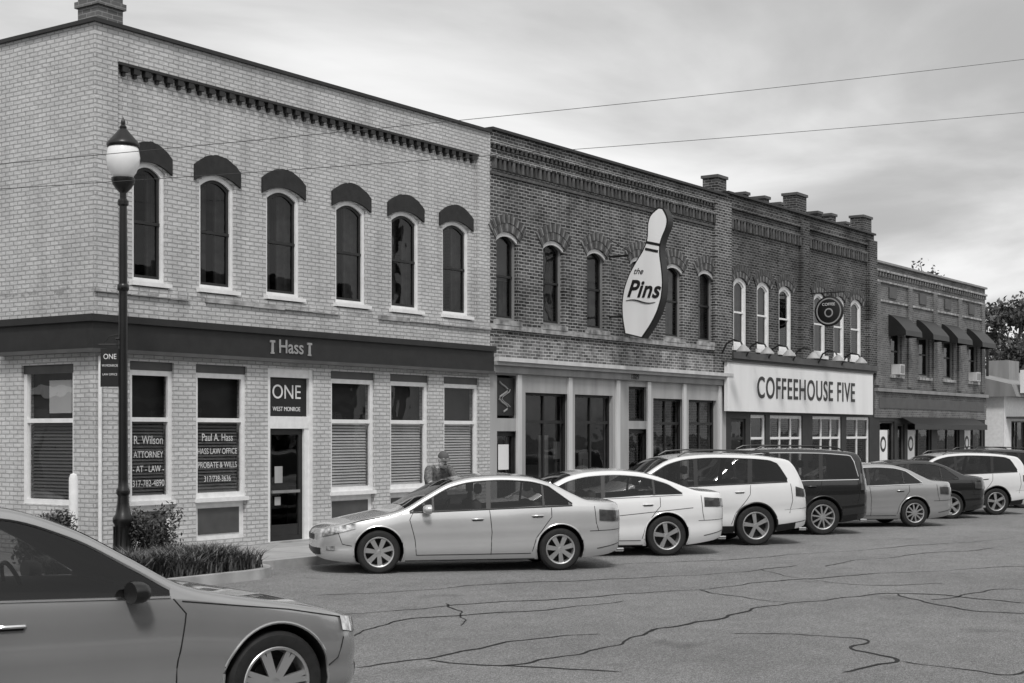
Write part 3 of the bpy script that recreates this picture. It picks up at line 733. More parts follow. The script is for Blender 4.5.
# ================================================================== plants
def blades(name,area,n,hh,mats,z0=.12,parent=None):
    m=MB(); rr=random.Random(5)
    for k in range(n):
        x,y=area(rr); h=hh*(.5+.8*rr.random()); t=rr.random()*6.28; lean=h*(.3+.7*rr.random()); w_=.006+.006*rr.random()
        nx,ny=-math.sin(t)*w_,math.cos(t)*w_; mt=rr.choice(mats)
        P=[]
        for q in (0,.5,1): P.append((x+math.cos(t)*lean*q*q,y+math.sin(t)*lean*q*q,z0+h*(q-.3*q*q)))
        m.poly([(P[0][0]-nx,P[0][1]-ny,P[0][2]),(P[0][0]+nx,P[0][1]+ny,P[0][2]),(P[1][0]+nx,P[1][1]+ny,P[1][2]),(P[1][0]-nx,P[1][1]-ny,P[1][2])],mt)
        m.poly([(P[1][0]-nx,P[1][1]-ny,P[1][2]),(P[1][0]+nx,P[1][1]+ny,P[1][2]),P[2]],mt)
    return m.build(name,parent)
cl=[(12.6+3.0*rnd.random(),15.45+1.2*rnd.random()) for _ in range(46)]
def area(rr):
    c=rr.choice(cl); x=c[0]+rr.gauss(0,.13); y=c[1]+rr.gauss(0,.13)
    return (min(x,15.75-.2*rr.random()),max(y,15.42+.1*rr.random()))
blades('ornamental_grass',area,9000,.42,m_grass)
def leaves(m,c,rad,n,size,rr,mats,hollow=.5):
    for k in range(n):
        v=Vector((rr.gauss(0,1),rr.gauss(0,1),rr.gauss(0,1))).normalized()*(hollow+(1-hollow)*rr.random())
        p=Vector((c[0]+v.x*rad[0],c[1]+v.y*rad[1],c[2]+v.z*rad[2]))
        a=Vector((rr.gauss(0,1),rr.gauss(0,1),rr.gauss(0,1))).normalized(); b=a.cross(Vector((rr.gauss(0,1),rr.gauss(0,1),rr.gauss(0,1)))).normalized()
        s_=size*(.6+.8*rr.random()); i=2 if (v.z>.3 and rr.random()<.6) else rr.choice((0,0,1,1,2))
        m.poly([p-a*s_,p+b*s_*.45,p+a*s_,p-b*s_*.45],mats[i])
def shrub(name,x,y,z,r,h,seed):
    rr=random.Random(seed); m=MB()
    for k in range(11):
        t=rr.random()*6.28; q=(x+math.cos(t)*r*.75*rr.random(),y+math.sin(t)*r*.75*rr.random())
        m.tube([(x,y,z),(q[0],q[1],z+h*.6)],[.015,.006],m_bark,5)
        rr2=.35+.25*rr.random()
        leaves(m,(q[0],q[1],z+h*(.25+.5*rr.random())),(r*rr2,r*rr2,h*.25),260,.03,rr,m_leaf,.2)
    m.build(name)
shrub('shrub',14.95,17.0,.12,.5,1.0,3); shrub('shrub',14.15,18.3,.12,.45,.9,4); shrub('shrub',13.6,17.9,.12,.4,.8,6)
def tree(name,x,y,h,r,seed,nl=5000,ls=.16):
    rr=random.Random(seed); m=MB(); th=h*.3
    m.tube([(x,y,0),(x+.1,y,th*.5),(x,y+.1,th),(x+.1,y,h*.75)],[.3,.24,.2,.06],m_bark,9)
    cs=[]
    for k in range(20):
        t=k*2.4+rr.random(); z=th+(h-th)*(.1+.85*rr.random()); rad=r*(.35+.6*rr.random())*(1-.55*((z-th)/(h-th))**2)
        e=(x+math.cos(t)*rad,y+math.sin(t)*rad,z); b0=(x,y,th*.8+(z-th)*.5)
        mid=((e[0]+b0[0])/2,(e[1]+b0[1])/2,(e[2]+b0[2])/2+.3)
        m.tube([b0,mid,e],[.1,.06,.02],m_bark,6); cs.append(e)
    cs.append((x,y,h*.93))
    for c in cs:
        q=r*(.22+.18*rr.random()); leaves(m,c,(q,q,q*.75),nl//len(cs),ls,rr,m_leaf,.15)
    m.build(name)
tree('tree',97,28.5,10.9,3.2,1,3600,.17); tree('tree',92,26.3,7.6,3.2,2,3200,.17); tree('tree',108,33,11.6,4,8,3600,.2)
tree('tree',84,29.4,12.2,2.4,12,500,.11)
m=MB(); rr=random.Random(9)
for k in range(90):
    x=114+rr.random()*160; y=.27*x+rr.random()*60-4; h=6+5*rr.random()
    m.tube([(x,y,0),(x,y,h*.6)],[.3,.12],m_bark,5)
    for j in range(4): leaves(m,(x+rr.gauss(0,1.8),y+rr.gauss(0,1.8),h*(.35+.5*rr.random())),(2.4,2.4,2),90,.45,rr,m_leaf,.2)
m.build('distant_trees')

# ================================================================== opposite side of the streets
def backbuilding(fo,a,b,hh,mat):
    P=empty('brick_building'); w=MB(); gl=MB()
    n=int((b-a)/2.2); ops=[(a+1+k*(b-a-1.2)/n,a+1+k*(b-a-1.2)/n+1,4.6,6.4,.1) for k in range(n)]+[(a+.8,a+(b-a)/2-.8,.6,3),(a+(b-a)/2+.8,b-.8,.6,3)]
    wall(w,fo,a,b-.01,0.1,hh,ops,mat,.2)
    for o in ops: gl.poly([fo(o[0],o[2],-.15),fo(o[1],o[2],-.15),fo(o[1],o[3],-.15),fo(o[0],o[3],-.15)],m_glassd)
    w.fbox(fo,a,b-.01,3.3,3.7,.001,.2,m_mid); w.fbox(fo,a,b-.01,hh-.3,hh,.001,.15,m_midd)
    w.fbox(fo,a+.01,b-.02,hh-.4,hh-.35,-14,-.3,m_roof); w.fbox(fo,a+.02,b-.03,.1,hh-.4,-3,-2.9,m_inner); w.fbox(fo,a+.01,b-.02,0,hh,-14.2,-14,far_brick)
    w.build('walls',P); gl.build('window_glass',P)
for i,(a,b,hh) in enumerate(((-40,-24,8),(-24,-9,9),(-9,6,8.2),(6,19,9),(19,34,7.6),(34,50,8.6))):
    backbuilding(lambda u,z,d:(u,-6+d,z),a,b,hh,(far_brick,far_b2)[i%2])
for i,(a,b,hh) in enumerate(((19,33,8.5),(33,48,7.6))):  # unseen houses added so the side window reflects less bright sky
    backbuilding(lambda u,z,d:(-1+d,u,z),a,b,hh,(far_brick,far_b2)[i%2])

# ================================================================== vehicles
def pch(pts):
    X=np.array([p[0] for p in pts],float); Y=np.array([p[1] for p in pts],float)
    h=np.diff(X); d=np.diff(Y)/h; m=np.zeros(len(X))
    for i in range(1,len(X)-1):
        if d[i-1]*d[i]>0:
            w1=2*h[i]+h[i-1]; w2=h[i]+2*h[i-1]; m[i]=(w1+w2)/(w1/d[i-1]+w2/d[i])
    m[0]=d[0]; m[-1]=d[-1]
    Xl=X.tolist(); Yl=Y.tolist(); ml=m.tolist(); hl=h.tolist()
    import bisect
    def f(x):
        if x<=Xl[0]: return Yl[0]
        if x>=Xl[-1]: return Yl[-1]
        i=bisect.bisect_right(Xl,x)-1; t=(x-Xl[i])/hl[i]; t2=t*t; t3=t2*t
        return (2*t3-3*t2+1)*Yl[i]+(t3-2*t2+t)*hl[i]*ml[i]+(-2*t3+3*t2)*Yl[i+1]+(t3-t2)*hl[i]*ml[i+1]
    return f
def paint(name,v,metal=.0,rough=.28):
    return M(name,v,rough,metal,var=.04,scale=2,coat=1.0)
m_tyre=M('tyre_rubber',.014,.75,var=.3,scale=20)
m_rim=M('alloy_rim',.6,.3,.8,var=.06)
m_rimd=M('wheel_dark_parts',.012,.6,.2)  # dark discs behind the wheel spokes
m_chrome=M('chrome',.75,.12,1.0,var=.03)
m_well=M('wheel_well',.006,.9)
m_cabin=M('cabin_trim',.03,.8,var=.2)
m_seat=M('seat_fabric',.11,.9,var=.2,scale=8)
m_trimb=M('vehicle_black_trim',.010,.4)
m_seam=M('panel_gap',.005,.8)
m_head=M('headlamp_lens',.5,.08,.5,var=.7,scale=16,coat=1)
m_tail=M('tail_lamp_lens',.06,.12,0,var=.35,scale=10,coat=1)
m_plate=M('number_plate',.5,.5)
m_cglass=M('windscreen_glass',.006,.02,var=.5,spec=.5)
m_sglass=glassmat('vehicle_side_glass',.45,.8,.005,0)
def wheel(mb,cx,cy,R,side,spokes,style):
    rr=R*.68; wd=.105
    mb.lathe([(rr-.01,-wd+.01),(rr+.01,-wd),(R-.03,-wd),(R-.005,-wd+.03),(R,-.04),(R,.04),(R-.005,wd-.03),(R-.03,wd-.006),(rr+.03,wd),(rr+.008,wd-.008)],(cx,cy,R),m_tyre,40,'y',side)
    mb.lathe([(rr+.010,wd-.010),(rr+.002,wd-.002),(rr-.014,wd-.008),(rr-.022,wd-.035),(rr-.03,-.02)],(cx,cy,R),m_rim,40,'y',side)
    mb.lathe([(0,-.015),(rr-.02,-.015)],(cx,cy,R),m_rimd,32,'y',side)
    mb.lathe([(0,.0),(rr*.62,.0),(rr*.62,-.015)],(cx,cy,R),m_rimd,24,'y',side)
    mb.lathe([(0,wd-.025),(.03,wd-.026),(.055,wd-.035),(.062,wd-.07)],(cx,cy,R),m_rim,20,'y',side)
    for k in range(spokes):
        t=2*math.pi*k/spokes+.15
        offs=(-.1,.1) if style=='double' else (0,)
        for of in offs:
            ct,st=math.cos(t+of),math.sin(t+of); c0,s0=math.cos(t+of*.5),math.sin(t+of*.5)
            r0,r1=.035,rr-.012; w0,w1=(.026,.017) if style=='double' else (.034,.026) if spokes<9 else (.018,.015)
            P=[]
            for dpt in (wd-.055,wd-.028):
                for (r_,w_,cc,ss,e) in ((r0,-w0,c0,s0,0),(r0,w0,c0,s0,0),(r1,w1,ct,st,.012),(r1,-w1,ct,st,.012)):
                    P.append((cx+cc*r_-ss*w_,cy+side*(dpt+e),R+ss*r_+cc*w_))
            mb.hexa(P,m_rim)
def make_car(name,sp,pos,heading,anchor,scale=1.0):
    Lc,Wc=sp['L'],sp['W']; zt=pch(sp['zt']); zb=pch(sp['zb']); zs_=pch(sp['zs'])
    Lf,Lr=sp.get('Lf',.85),sp.get('Lr',.55); nf,nr=sp.get('nf',2.4),sp.get('nr',2.9)
    th=sp.get('tumble',.42); cr_=sp.get('crown',.035); rr=sp.get('rr',.07)
    gs=pch([(0,.90),(.12,.955),(.3,.985),(.42,.972),(.6,1.0),(.82,.990),(1,.955)])
    def P(x):
        p=1.0
        if x<Lf: p=max(0,1-(1-x/Lf)**nf)**(1/nf)
        if x>Lc-Lr: p=min(p,max(0,1-((x-Lc+Lr)/Lr)**nr)**(1/nr))
        return max(p,.012)
    def ze(x): return zt(x)-cr_-rr*.75
    def zs(x): return min(zs_(x),ze(x)-.002)
    def hw(x,z):
        b_,s_=zb(x),zs(x)
        if z<=s_: return Wc/2*P(x)*gs(max(0,(z-b_)/(s_-b_)))
        return max(.02,Wc/2*P(x)*gs(1)-(z-s_)*th)
    body=paint(name+'_paint',sp['col'],sp.get('metal',.3),sp.get('rough',.25))
    xs=[Lf*(i/16)**2 for i in range(17)]
    nmid=int((Lc-Lr-Lf)/.07); xs+=[Lf+(Lc-Lr-Lf)*(i+1)/nmid for i in range(nmid)]
    xs+=[Lc-Lr*(1-i/16)**2 for i in range(1,17)]
    def section(x):
        b_,s_,e_=zb(x),zs(x),ze(x); pts=[]
        for i in range(12): z=b_+(s_-b_)*i/11; pts.append((hw(x,z),z))
        for i in range(1,9): z=s_+(e_-s_)*i/8; pts.append((hw(x,z),z))
        he=hw(x,e_); r_=min(rr,he*.5); yt=he-r_
        a0=(he,e_); c0=(he-.25*r_,zt(x)-cr_*.9); b0=(yt,zt(x)-cr_*(yt/max(he,.01))**2)
        for i in range(1,6):
            t=i/6; pts.append(((1-t)**2*a0[0]+2*t*(1-t)*c0[0]+t*t*b0[0],(1-t)**2*a0[1]+2*t*(1-t)*c0[1]+t*t*b0[1]))
        for i in range(7):
            y=yt*(1-i/7); pts.append((y,zt(x)-cr_*(y/max(he,.01))**2))
        return pts
    X=lambda x: Lc/2-x
    x0,x1=sp['dlo']; cap=sp.get('cap'); capf=(lambda x: np.interp(x,[c[0] for c in cap],[c[1] for c in cap])) if cap else (lambda x:9)
    lo=lambda x: zs_(x)+.02
    hi=lambda x: max(min(ze(x)-.012,capf(x)),lo(x)+.003)
    mb=MB(); rows=[]
    for x in xs:
        s_=section(x); rows.append([(X(x),y,z) for y,z in s_]+[(X(x),0,zt(x))]+[(X(x),-y,z) for y,z in s_[::-1]])
    mb.grid(rows,body,True); mb.poly(rows[0][::-1],body); mb.poly(rows[-1],body); mb.mi(m_well); mb.mi(m_cabin)
    root=empty(name)
    bo=mb.build('body_raw')
    bm=bmesh.new(); bm.from_mesh(bo.data); bmesh.ops.remove_doubles(bm,verts=bm.verts,dist=1e-5); bmesh.ops.recalc_face_normals(bm,faces=bm.faces); bm.to_mesh(bo.data); bm.free()
    R=sp['R']; xa,xb=sp['axles']; cu=MB(); ra=R+sp.get('gap',.05); cu.mi(body); cu.mi(m_well); cu.mi(m_cabin)
    for xx in (xa,xb):
        for sd in (-1,1):
            y0=sd*(Wc/2-.30); y1=sd*(Wc/2+.3); n=40; r0=[];r1=[]
            for k in range(n):
                t=2*math.pi*k/n; r0.append((X(xx)+ra*math.cos(t),y0,R+.01+ra*math.sin(t))); r1.append((X(xx)+ra*math.cos(t),y1,R+.01+ra*math.sin(t)))
            cu.grid([r0,r1],m_well,True); cu.poly(r0,m_well); cu.poly(r1,m_well)
    # cabin opening between the side windows
    xsD=[x0+(x1-x0)*i/44 for i in range(45)]; xsD=[x for x in xsD if hi(x)-lo(x)>.03]
    o1=[(x,lo(x)+.004) for x in xsD]+[(x,hi(x)-.006) for x in xsD[::-1]]
    r0=[(X(x),-Wc,z) for x,z in o1]; r1=[(X(x),Wc,z) for x,z in o1]
    cu.grid([r0,r1],m_cabin,True); cu.poly(r0,m_cabin); cu.poly(r1,m_cabin)
    co=cu.build('cut')
    bm=bmesh.new(); bm.from_mesh(co.data); bmesh.ops.remove_doubles(bm,verts=bm.verts,dist=1e-5); bmesh.ops.recalc_face_normals(bm,faces=bm.faces); bm.to_mesh(co.data); bm.free()
    md=bo.modifiers.new('b','BOOLEAN'); md.operation='DIFFERENCE'; md.object=co; md.solver='EXACT'
    dg=bpy.context.evaluated_depsgraph_get(); me=bpy.data.meshes.new_from_object(bo.evaluated_get(dg))
    bpy.data.objects.remove(bo); bpy.data.objects.remove(co)
    me.polygons.foreach_set('use_smooth',[True]*len(me.polygons)); me.set_sharp_from_angle(angle=math.radians(38))
    b_=bpy.data.objects.new('body',me); scene.collection.objects.link(b_); b_.parent=root
    d=MB()
    def patch(x0,x1,lo,hi,mat,off=.006,nx=26,nz=5):
        for sd in (-1,1):
            rws=[]
            for i in range(nx+1):
                x=x0+(x1-x0)*i/nx; a,b2=lo(x),hi(x)
                if b2<a+.002: b2=a+.002
                rws.append([(X(x)+(off if x<.8 else -off if x>Lc-.5 else 0),sd*(hw(x,a+(b2-a)*j/nz)+off),a+(b2-a)*j/nz) for j in range(nz+1)])
            d.grid(rws,mat)
    def stube(pts,r,mat,off=0,n=5,dens=.06):
        q=[]
        for i in range(len(pts)-1):
            a,b2=pts[i],pts[i+1]; k=max(1,int(math.dist(a,b2)/dens))
            for j in range(k): q.append((a[0]+(b2[0]-a[0])*j/k,a[1]+(b2[1]-a[1])*j/k))
        q.append(pts[-1])
        for sd in (-1,1): d.tube([(X(x),sd*(hw(x,z)+off),z) for x,z in q],r,mat,n)
    patch(x0,x1,lo,hi,m_sglass,.005,46,6)
    top=[(x0+(x1-x0)*i/50,hi(x0+(x1-x0)*i/50)) for i in range(51)]
    cm=m_chrome if sp.get('chrome',1) else m_trimb
    stube(top,.011,cm,.004)
    stube([(x0,lo(x0)-.004),(x1,lo(x1)-.004)],.011,cm,.004)
    for xp,lean,wp in sp['pillars']:
        for sd in (-1,1):
            rws=[]
            for j in range(7):
                xx=xp+lean*(j/6); z=lo(xx)+(hi(xx)-lo(xx))*j/6
                rws.append([(X(xx-wp/2),sd*(hw(xx,z)+.010),z),(X(xx+wp/2),sd*(hw(xx,z)+.010),z)])
            d.grid(rws,m_trimb)
    # cabin: seats, head restraints, steering wheel
    st=MB()
    xf=sp['pillars'][0][0]-.10; xr2=sp['pillars'][1][0]-.02
    for xx,n_ in ((xf,2),(xr2,2)):
        zl=lo(xx)
        for y in (-.36,.36):
            def rb(cx,cy,cz,ax_,ay,az):
                rws=[]
                for i in range(9):
                    s1=-1+2*i/8; k=(1-abs(s1)**4)**.25 if abs(s1)<1 else .02
                    rws.append([(cx+ax_*k*math.copysign(abs(math.cos(t))**.6,math.cos(t)),cy+ay*k*math.copysign(abs(math.sin(t))**.6,math.sin(t)),cz+az*s1) for t in [q*2*math.pi/16 for q in range(16)]])
                st.grid(rws,m_seat,True)
            hr=min(zt(xx)-.17,zl+.30)
            rb(X(xx),y,zl-.05,.075,.24,.19 if xx==xf else .12)
            rb(X(xx+.03),y,hr,.05,.13,.085)
    sx_=sp['dlo'][0]+.62; zl=lo(sx_); rws=[]
    for i in range(21):
        t=2*math.pi*i/20; rws.append((X(sx_)-.06*math.sin(t),.36+.18*math.cos(t),zl-.02+.17*math.sin(t)))
    st.tube(rws,.016,m_trimb,6)
    st.build('seats_and_steering_wheel',root,True,50)
    for pl in sp['seams']: stube(pl,.0055,m_seam,.0,4)
    for (hx,hz) in sp['handles']:
        for sd in (-1,1):
            y=sd*(hw(hx,hz)+.02); d.tube([(X(hx-.09),y-sd*.02,hz),(X(hx-.07),y,hz+.003),(X(hx+.07),y,hz+.006),(X(hx+.09),y-sd*.02,hz)],.012,m_chrome if sp.get('chrome_h') else body,6)
            d.tube([(X(hx-.08),y-sd*.018,hz-.018),(X(hx+.08),y-sd*.018,hz-.014)],.008,m_seam,5)
    def top_patch(xa_,xb_,fr0,mat,off=.006,nx=16):
        rws=[]
        for i in range(nx+1):
            x=xa_+(xb_-xa_)*i/nx; e_=ze(x); he=hw(x,e_); yt=(he-min(rr,he*.5))*fr0
            sl=(zt(x+.02)-zt(x-.02))/.04; nn=math.hypot(1,sl)
            rws.append([(X(x+(-sl/nn)*off*1.0),y,zt(x)-cr_*(y/max(he,.01))**2+off/nn) for y in np.linspace(-yt,yt,13)])
        d.grid(rws,mat)
    ws=sp['windshield']; top_patch(ws[0],ws[1],.97,m_cglass); rg=sp['rearglass']; top_patch(rg[0],rg[1],.95,m_cglass)
    def end_x(y,z,front):
        a,b2=(0,Lc*.3) if front else (Lc,Lc*.72)
        for _ in range(26):
            m_=(a+b2)/2
            if z<=zt(m_)-.02 and z>=zb(m_) and hw(m_,min(z,ze(m_)))>=abs(y): b2=m_
            else: a=m_
        return b2
    def end_patch(y0,y1,z0,z1,mat,front=True,off=.008,ny=14,nz=4,sym=True):
        for sd in ((-1,1) if sym else (1,)):
            rws=[]
            for j in range(nz+1):
                z=z0+(z1-z0)*j/nz; rws.append([(X(end_x(y0+(y1-y0)*i/ny,z,front)+(-off if front else off)),sd*(y0+(y1-y0)*i/ny),z) for i in range(ny+1)])
            d.grid(rws,mat)
    for (kind,args,mt) in sp['lamps']:
        if kind=='side': 
            xx0,xx1,l0,l1,h0,h1=args
            patch(xx0,xx1,lambda x:l0+(l1-l0)*(x-xx0)/(xx1-xx0),lambda x:h0+(h1-h0)*(x-xx0)/(xx1-xx0),mt,.009,14,4)
        elif kind=='front': end_patch(*args,mt,True)
        else: end_patch(*args,mt,False)
    for xx in (xa,xb):
        for sd in (-1,1):
            pt=[]
            for k in range(33):
                t=math.pi*(-.12+1.24*k/32); x=xx+(ra+.004)*math.cos(t); z=R+.01+(ra+.004)*math.sin(t)
                if z>zb(x)+.01: pt.append((X(x),sd*(hw(x,z)-.001),z))
            d.tube(pt,sp.get('lip',.011),sp.get('lipmat') or body,6)
    if sp.get('clad'):
        c=sp['clad']
        segs=[(.35,xa-ra),(xa+ra,xb-ra),(xb+ra,Lc-.35)]
        for s0,s1 in segs:
            if s1>s0: patch(s0,s1,lambda x:zb(x)+.002,lambda x:zb(x)+c,m_trimb,.008,12,3)
    else: stube([(xa+ra+.02,zb(2)+.02),(xb-ra-.02,zb(2)+.02)],.018,m_trimb,-.012)
    stube([(Lc-.50,zb(Lc-.5)+.12),(Lc-.12,zb(Lc-.12)+.1)],.006,m_seam,.001)
    if sp.get('rails'):
        a,b2=sp['rails']
        for sd in (-1,1):
            pts=[]
            for i in range(14):
                x=a+(b2-a)*i/13; pts.append((X(x),sd*(hw(x,ze(x))-.09),zt(x)-.01+(.055 if 0<i<13 else 0)))
            d.tube(pts,.017,m_trimb if sp['rails_dark'] else m_chrome,6)
    mx,mz=sp['mirror']; 
    for sd in (-1,1):
        y=sd*(hw(mx,mz)+.11)
        prof_=[(-.085,.02),(-.07,.06),(-.03,.085),(.02,.09),(.055,.088),(.06,.0)]
        rws=[[(X(mx)-q*.9,y+1.25*r_*math.cos(t),mz+.03+.8*r_*math.sin(t)) for t in [k*2*math.pi/14 for k in range(14)]] for q,r_ in prof_]
        d.grid(rws,sp.get('mirmat') or body,True)
        d.tube([(X(mx),sd*(hw(mx,mz)-.02),mz-.02),(X(mx),y,mz+.0)],.02,m_trimb,6)
    zz=sp.get('platez',.62); d.box(X(Lc)-.012,X(Lc)-.004,-.15,.15,zz,zz+.15,m_plate)
    d.tube([(X(Lc-.1),.45,.27),(X(Lc)-.04,.45,.27)],.03,m_chrome,8)
    d.build('trim_glass_and_lamps',root,True,45)
    wb=MB()
    for xx in (xa,xb):
        for sd in (-1,1): wheel(wb,X(xx),sd*(Wc/2-.125),R,sd,sp['spokes'],sp.get('style','single'))
    wb.build('wheels',root,True,35)
    ax,sd=anchor; lx,ly=X(ax)*scale,sd*(Wc/2-.03)*scale; ch_,sh=math.cos(heading),math.sin(heading)
    root.location=(pos[0]-(lx*ch_-ly*sh),pos[1]-(lx*sh+ly*ch_),0); root.rotation_euler=(0,0,heading); root.scale=(scale,)*3
    return root

def sedan(**k):
    s=dict(L=4.82,W=1.82,R=.325,axles=(.96,3.74),
     zt=[(0,.56),(.03,.63),(.15,.70),(.45,.79),(.85,.87),(1.22,.95),(1.34,.99),(1.7,1.19),(2.1,1.385),(2.45,1.455),(2.85,1.475),(3.25,1.455),(3.6,1.37),(3.95,1.20),(4.2,1.095),(4.4,1.075),(4.66,1.055),(4.75,.98),(4.82,.72)],
     zb=[(0,.34),(.06,.26),(.25,.20),(.7,.17),(3.9,.18),(4.4,.22),(4.7,.30),(4.82,.45)],
     zs=[(0,.50),(.15,.62),(.5,.72),(1.2,.87),(1.6,.90),(2.6,.925),(3.6,.97),(4.2,.975),(4.7,.93),(4.82,.65)],
     dlo=(1.42,3.93),cap=[(0,9),(3.2,1.42),(3.55,1.30),(3.93,1.02)],
     pillars=[(2.62,.03,.07),(3.48,.0,.035),(1.78,-.0,.03)],
     seams=[[(1.52,.27),(1.50,.5),(1.42,.80),(1.47,.9)],[(2.66,.26),(2.67,.6),(2.64,.93)],[(3.30,.3),(3.36,.5),(3.52,.72),(3.60,.82),(3.60,.96)],[(1.52,.27),(3.28,.27)],[(.30,.68),(.7,.80),(1.3,.885)],[(.36,.62),(.42,.45),(.56,.42)],[(4.28,.98),(4.3,.72),(4.34,.6)],[(4.2,.6),(4.75,.62)]],
     handles=[(2.45,.80),(3.38,.84)],windshield=(1.36,2.12),rearglass=(3.45,4.14),
     lamps=[('side',(.13,.62,.55,.68,.66,.76),m_head),('front',(0,.36,.50,.58),m_trimb),('front',(0,.55,.28,.38),m_trimb),('side',(4.34,4.72,.76,.74,.93,.90),m_tail),('rear',(.45,.72,.74,.9),m_tail),('side',(.2,.32,.36,.36,.41,.42),m_head)],
     mirror=(1.68,.93),spokes=7,style='double',chrome=0,col=.5,metal=.55)
    s.update(k); return s
def suv(**k):
    s=dict(L=4.86,W=1.92,R=.37,axles=(.94,3.74),gap=.05,Lf=.7,nf=2.8,Lr=.42,nr=3.4,tumble=.30,
     zt=[(0,.66),(.04,.80),(.15,.90),(.5,.99),(.95,1.06),(1.22,1.12),(1.34,1.17),(1.7,1.40),(2.1,1.62),(2.45,1.70),(3.0,1.73),(3.7,1.71),(4.2,1.66),(4.42,1.62),(4.5,1.55),(4.66,1.25),(4.74,1.06),(4.80,.97),(4.86,.72)],
     zb=[(0,.42),(.06,.32),(.3,.25),(.7,.23),(3.9,.24),(4.5,.3),(4.78,.38),(4.86,.5)],
     zs=[(0,.58),(.15,.78),(.5,.90),(1.2,1.03),(1.6,1.06),(2.8,1.09),(4.0,1.16),(4.5,1.17),(4.7,1.05),(4.86,.66)],
     dlo=(1.42,4.36),cap=[(0,9),(4.0,1.60),(4.2,1.52),(4.36,1.24)],
     pillars=[(2.58,.03,.08),(3.62,.05,.09),(1.80,0,.03)],
     seams=[[(1.50,.36),(1.48,.6),(1.42,.95),(1.46,1.05)],[(2.62,.35),(2.64,.7),(2.6,1.08)],[(3.26,.4),(3.34,.6),(3.55,.85),(3.62,.95),(3.64,1.13)],[(1.50,.36),(3.24,.36)],[(.26,.86),(.7,.97),(1.3,1.05)],[(4.42,1.15),(4.45,.85),(4.4,.6)],[(4.3,.66),(4.8,.7)]],
     handles=[(2.42,.97),(3.42,1.0)],windshield=(1.36,2.12),rearglass=(4.49,4.66),
     lamps=[('side',(.10,.55,.74,.84,.84,.92),m_head),('front',(0,.4,.58,.78),m_trimb),('front',(0,.6,.36,.5),m_trimb),('side',(4.5,4.78,.92,.90,1.10,1.02),m_tail),('rear',(.55,.80,.88,1.02),m_tail)],
     mirror=(1.72,1.10),spokes=5,style='double',chrome=0,col=.75,metal=0,clad=.13,lip=.016,lipmat=m_trimb,rails=(2.3,4.2),rails_dark=1,platez=.85)
    s.update(k); return s
make_car('parked_sedan',sedan(col=.56,metal=.4),gxy(560.5,570.5),math.radians(137),(3.74,1))
make_car('parked_sedan',sedan(col=.76,metal=0,L=5.0,W=1.86,R=.345,axles=(1.0,3.84),chrome=1,
    zt=[(0,.58),(.03,.66),(.15,.74),(.45,.83),(.9,.91),(1.3,.98),(1.42,1.02),(1.8,1.22),(2.2,1.40),(2.55,1.465),(2.95,1.485),(3.35,1.46),(3.75,1.37),(4.15,1.22),(4.45,1.13),(4.65,1.115),(4.86,1.10),(4.93,1.02),(5.0,.75)],
    zs=[(0,.5),(.15,.64),(.5,.76),(1.2,.90),(1.6,.92),(2.6,.96),(3.6,1.02),(4.3,1.03),(4.85,.98),(5.0,.68)],
    zb=[(0,.34),(.06,.26),(.25,.20),(.7,.17),(4.1,.18),(4.6,.24),(4.88,.32),(5.0,.47)],
    dlo=(1.5,4.12),cap=[(0,9),(3.3,1.44),(3.75,1.31),(4.12,1.08)],pillars=[(2.72,.03,.07),(3.62,0,.04),(1.86,0,.03)],windshield=(1.44,2.22),rearglass=(3.6,4.38),spokes=5,
    lamps=[('side',(.13,.62,.58,.70,.68,.79),m_head),('front',(0,.4,.4,.58),m_trimb),('side',(4.5,4.9,.84,.84,1.0,.97),m_tail),('rear',(.4,.74,.82,.96),m_tail)],
    seams=[[(1.56,.27),(1.54,.5),(1.46,.80),(1.5,.92)],[(2.76,.26),(2.77,.6),(2.74,.96)],[(3.40,.3),(3.46,.5),(3.62,.74),(3.72,.85),(3.72,1.0)],[(1.56,.27),(3.38,.27)],[(1.2,.62),(2.6,.66),(4.3,.82)],[(4.45,1.03),(4.47,.74),(4.5,.6)],[(4.4,.6),(4.92,.62)]],handles=[(2.55,.84),(3.5,.88)],mirror=(1.76,.96)),gxy(667,556),math.radians(136),(3.84,1))
make_car('parked_suv',suv(col=.72),gxy(756,545.5),math.radians(135),(3.74,1))
make_car('parked_suv',suv(col=.02,metal=.3,chrome=1,L=4.75,W=1.9,axles=(.92,3.66),
    zt=[(0,.7),(.04,.86),(.12,.96),(.45,1.04),(.95,1.09),(1.2,1.13),(1.3,1.18),(1.6,1.42),(1.9,1.66),(2.2,1.76),(2.8,1.79),(3.6,1.78),(4.2,1.74),(4.45,1.71),(4.54,1.62),(4.63,1.28),(4.68,1.08),(4.71,.98),(4.75,.75)],
    zs=[(0,.6),(.12,.82),(.5,.94),(1.2,1.05),(1.6,1.08),(2.8,1.10),(4.0,1.12),(4.5,1.12),(4.65,1.0),(4.75,.68)],zb=[(0,.42),(.06,.32),(.3,.25),(.7,.23),(3.9,.24),(4.4,.3),(4.68,.38),(4.75,.5)],
    dlo=(1.38,4.44),cap=[(0,9),(4.2,1.66),(4.36,1.6),(4.44,1.2)],windshield=(1.32,1.98),rearglass=(4.52,4.64),spokes=10,style='single',
    lamps=[('side',(.10,.5,.78,.84,.9,.96),m_head),('side',(4.46,4.68,.92,.92,1.3,1.1),m_tail),('rear',(.6,.8,.9,1.0),m_tail)]),gxy(823,535),math.radians(134),(3.66,1))
make_car('parked_sedan',sedan(col=.36,metal=.4,chrome=1,spokes=10,style='single'),gxy(915,527),math.radians(135),(3.74,1),.97)
make_car('parked_sedan',sedan(col=.02,metal=.3,spokes=5),(35.9,12.1),math.radians(135),(3.74,1),.98)
make_car('parked_suv',suv(col=.72),(38.3,11.75),math.radians(133),(3.74,1),.93)
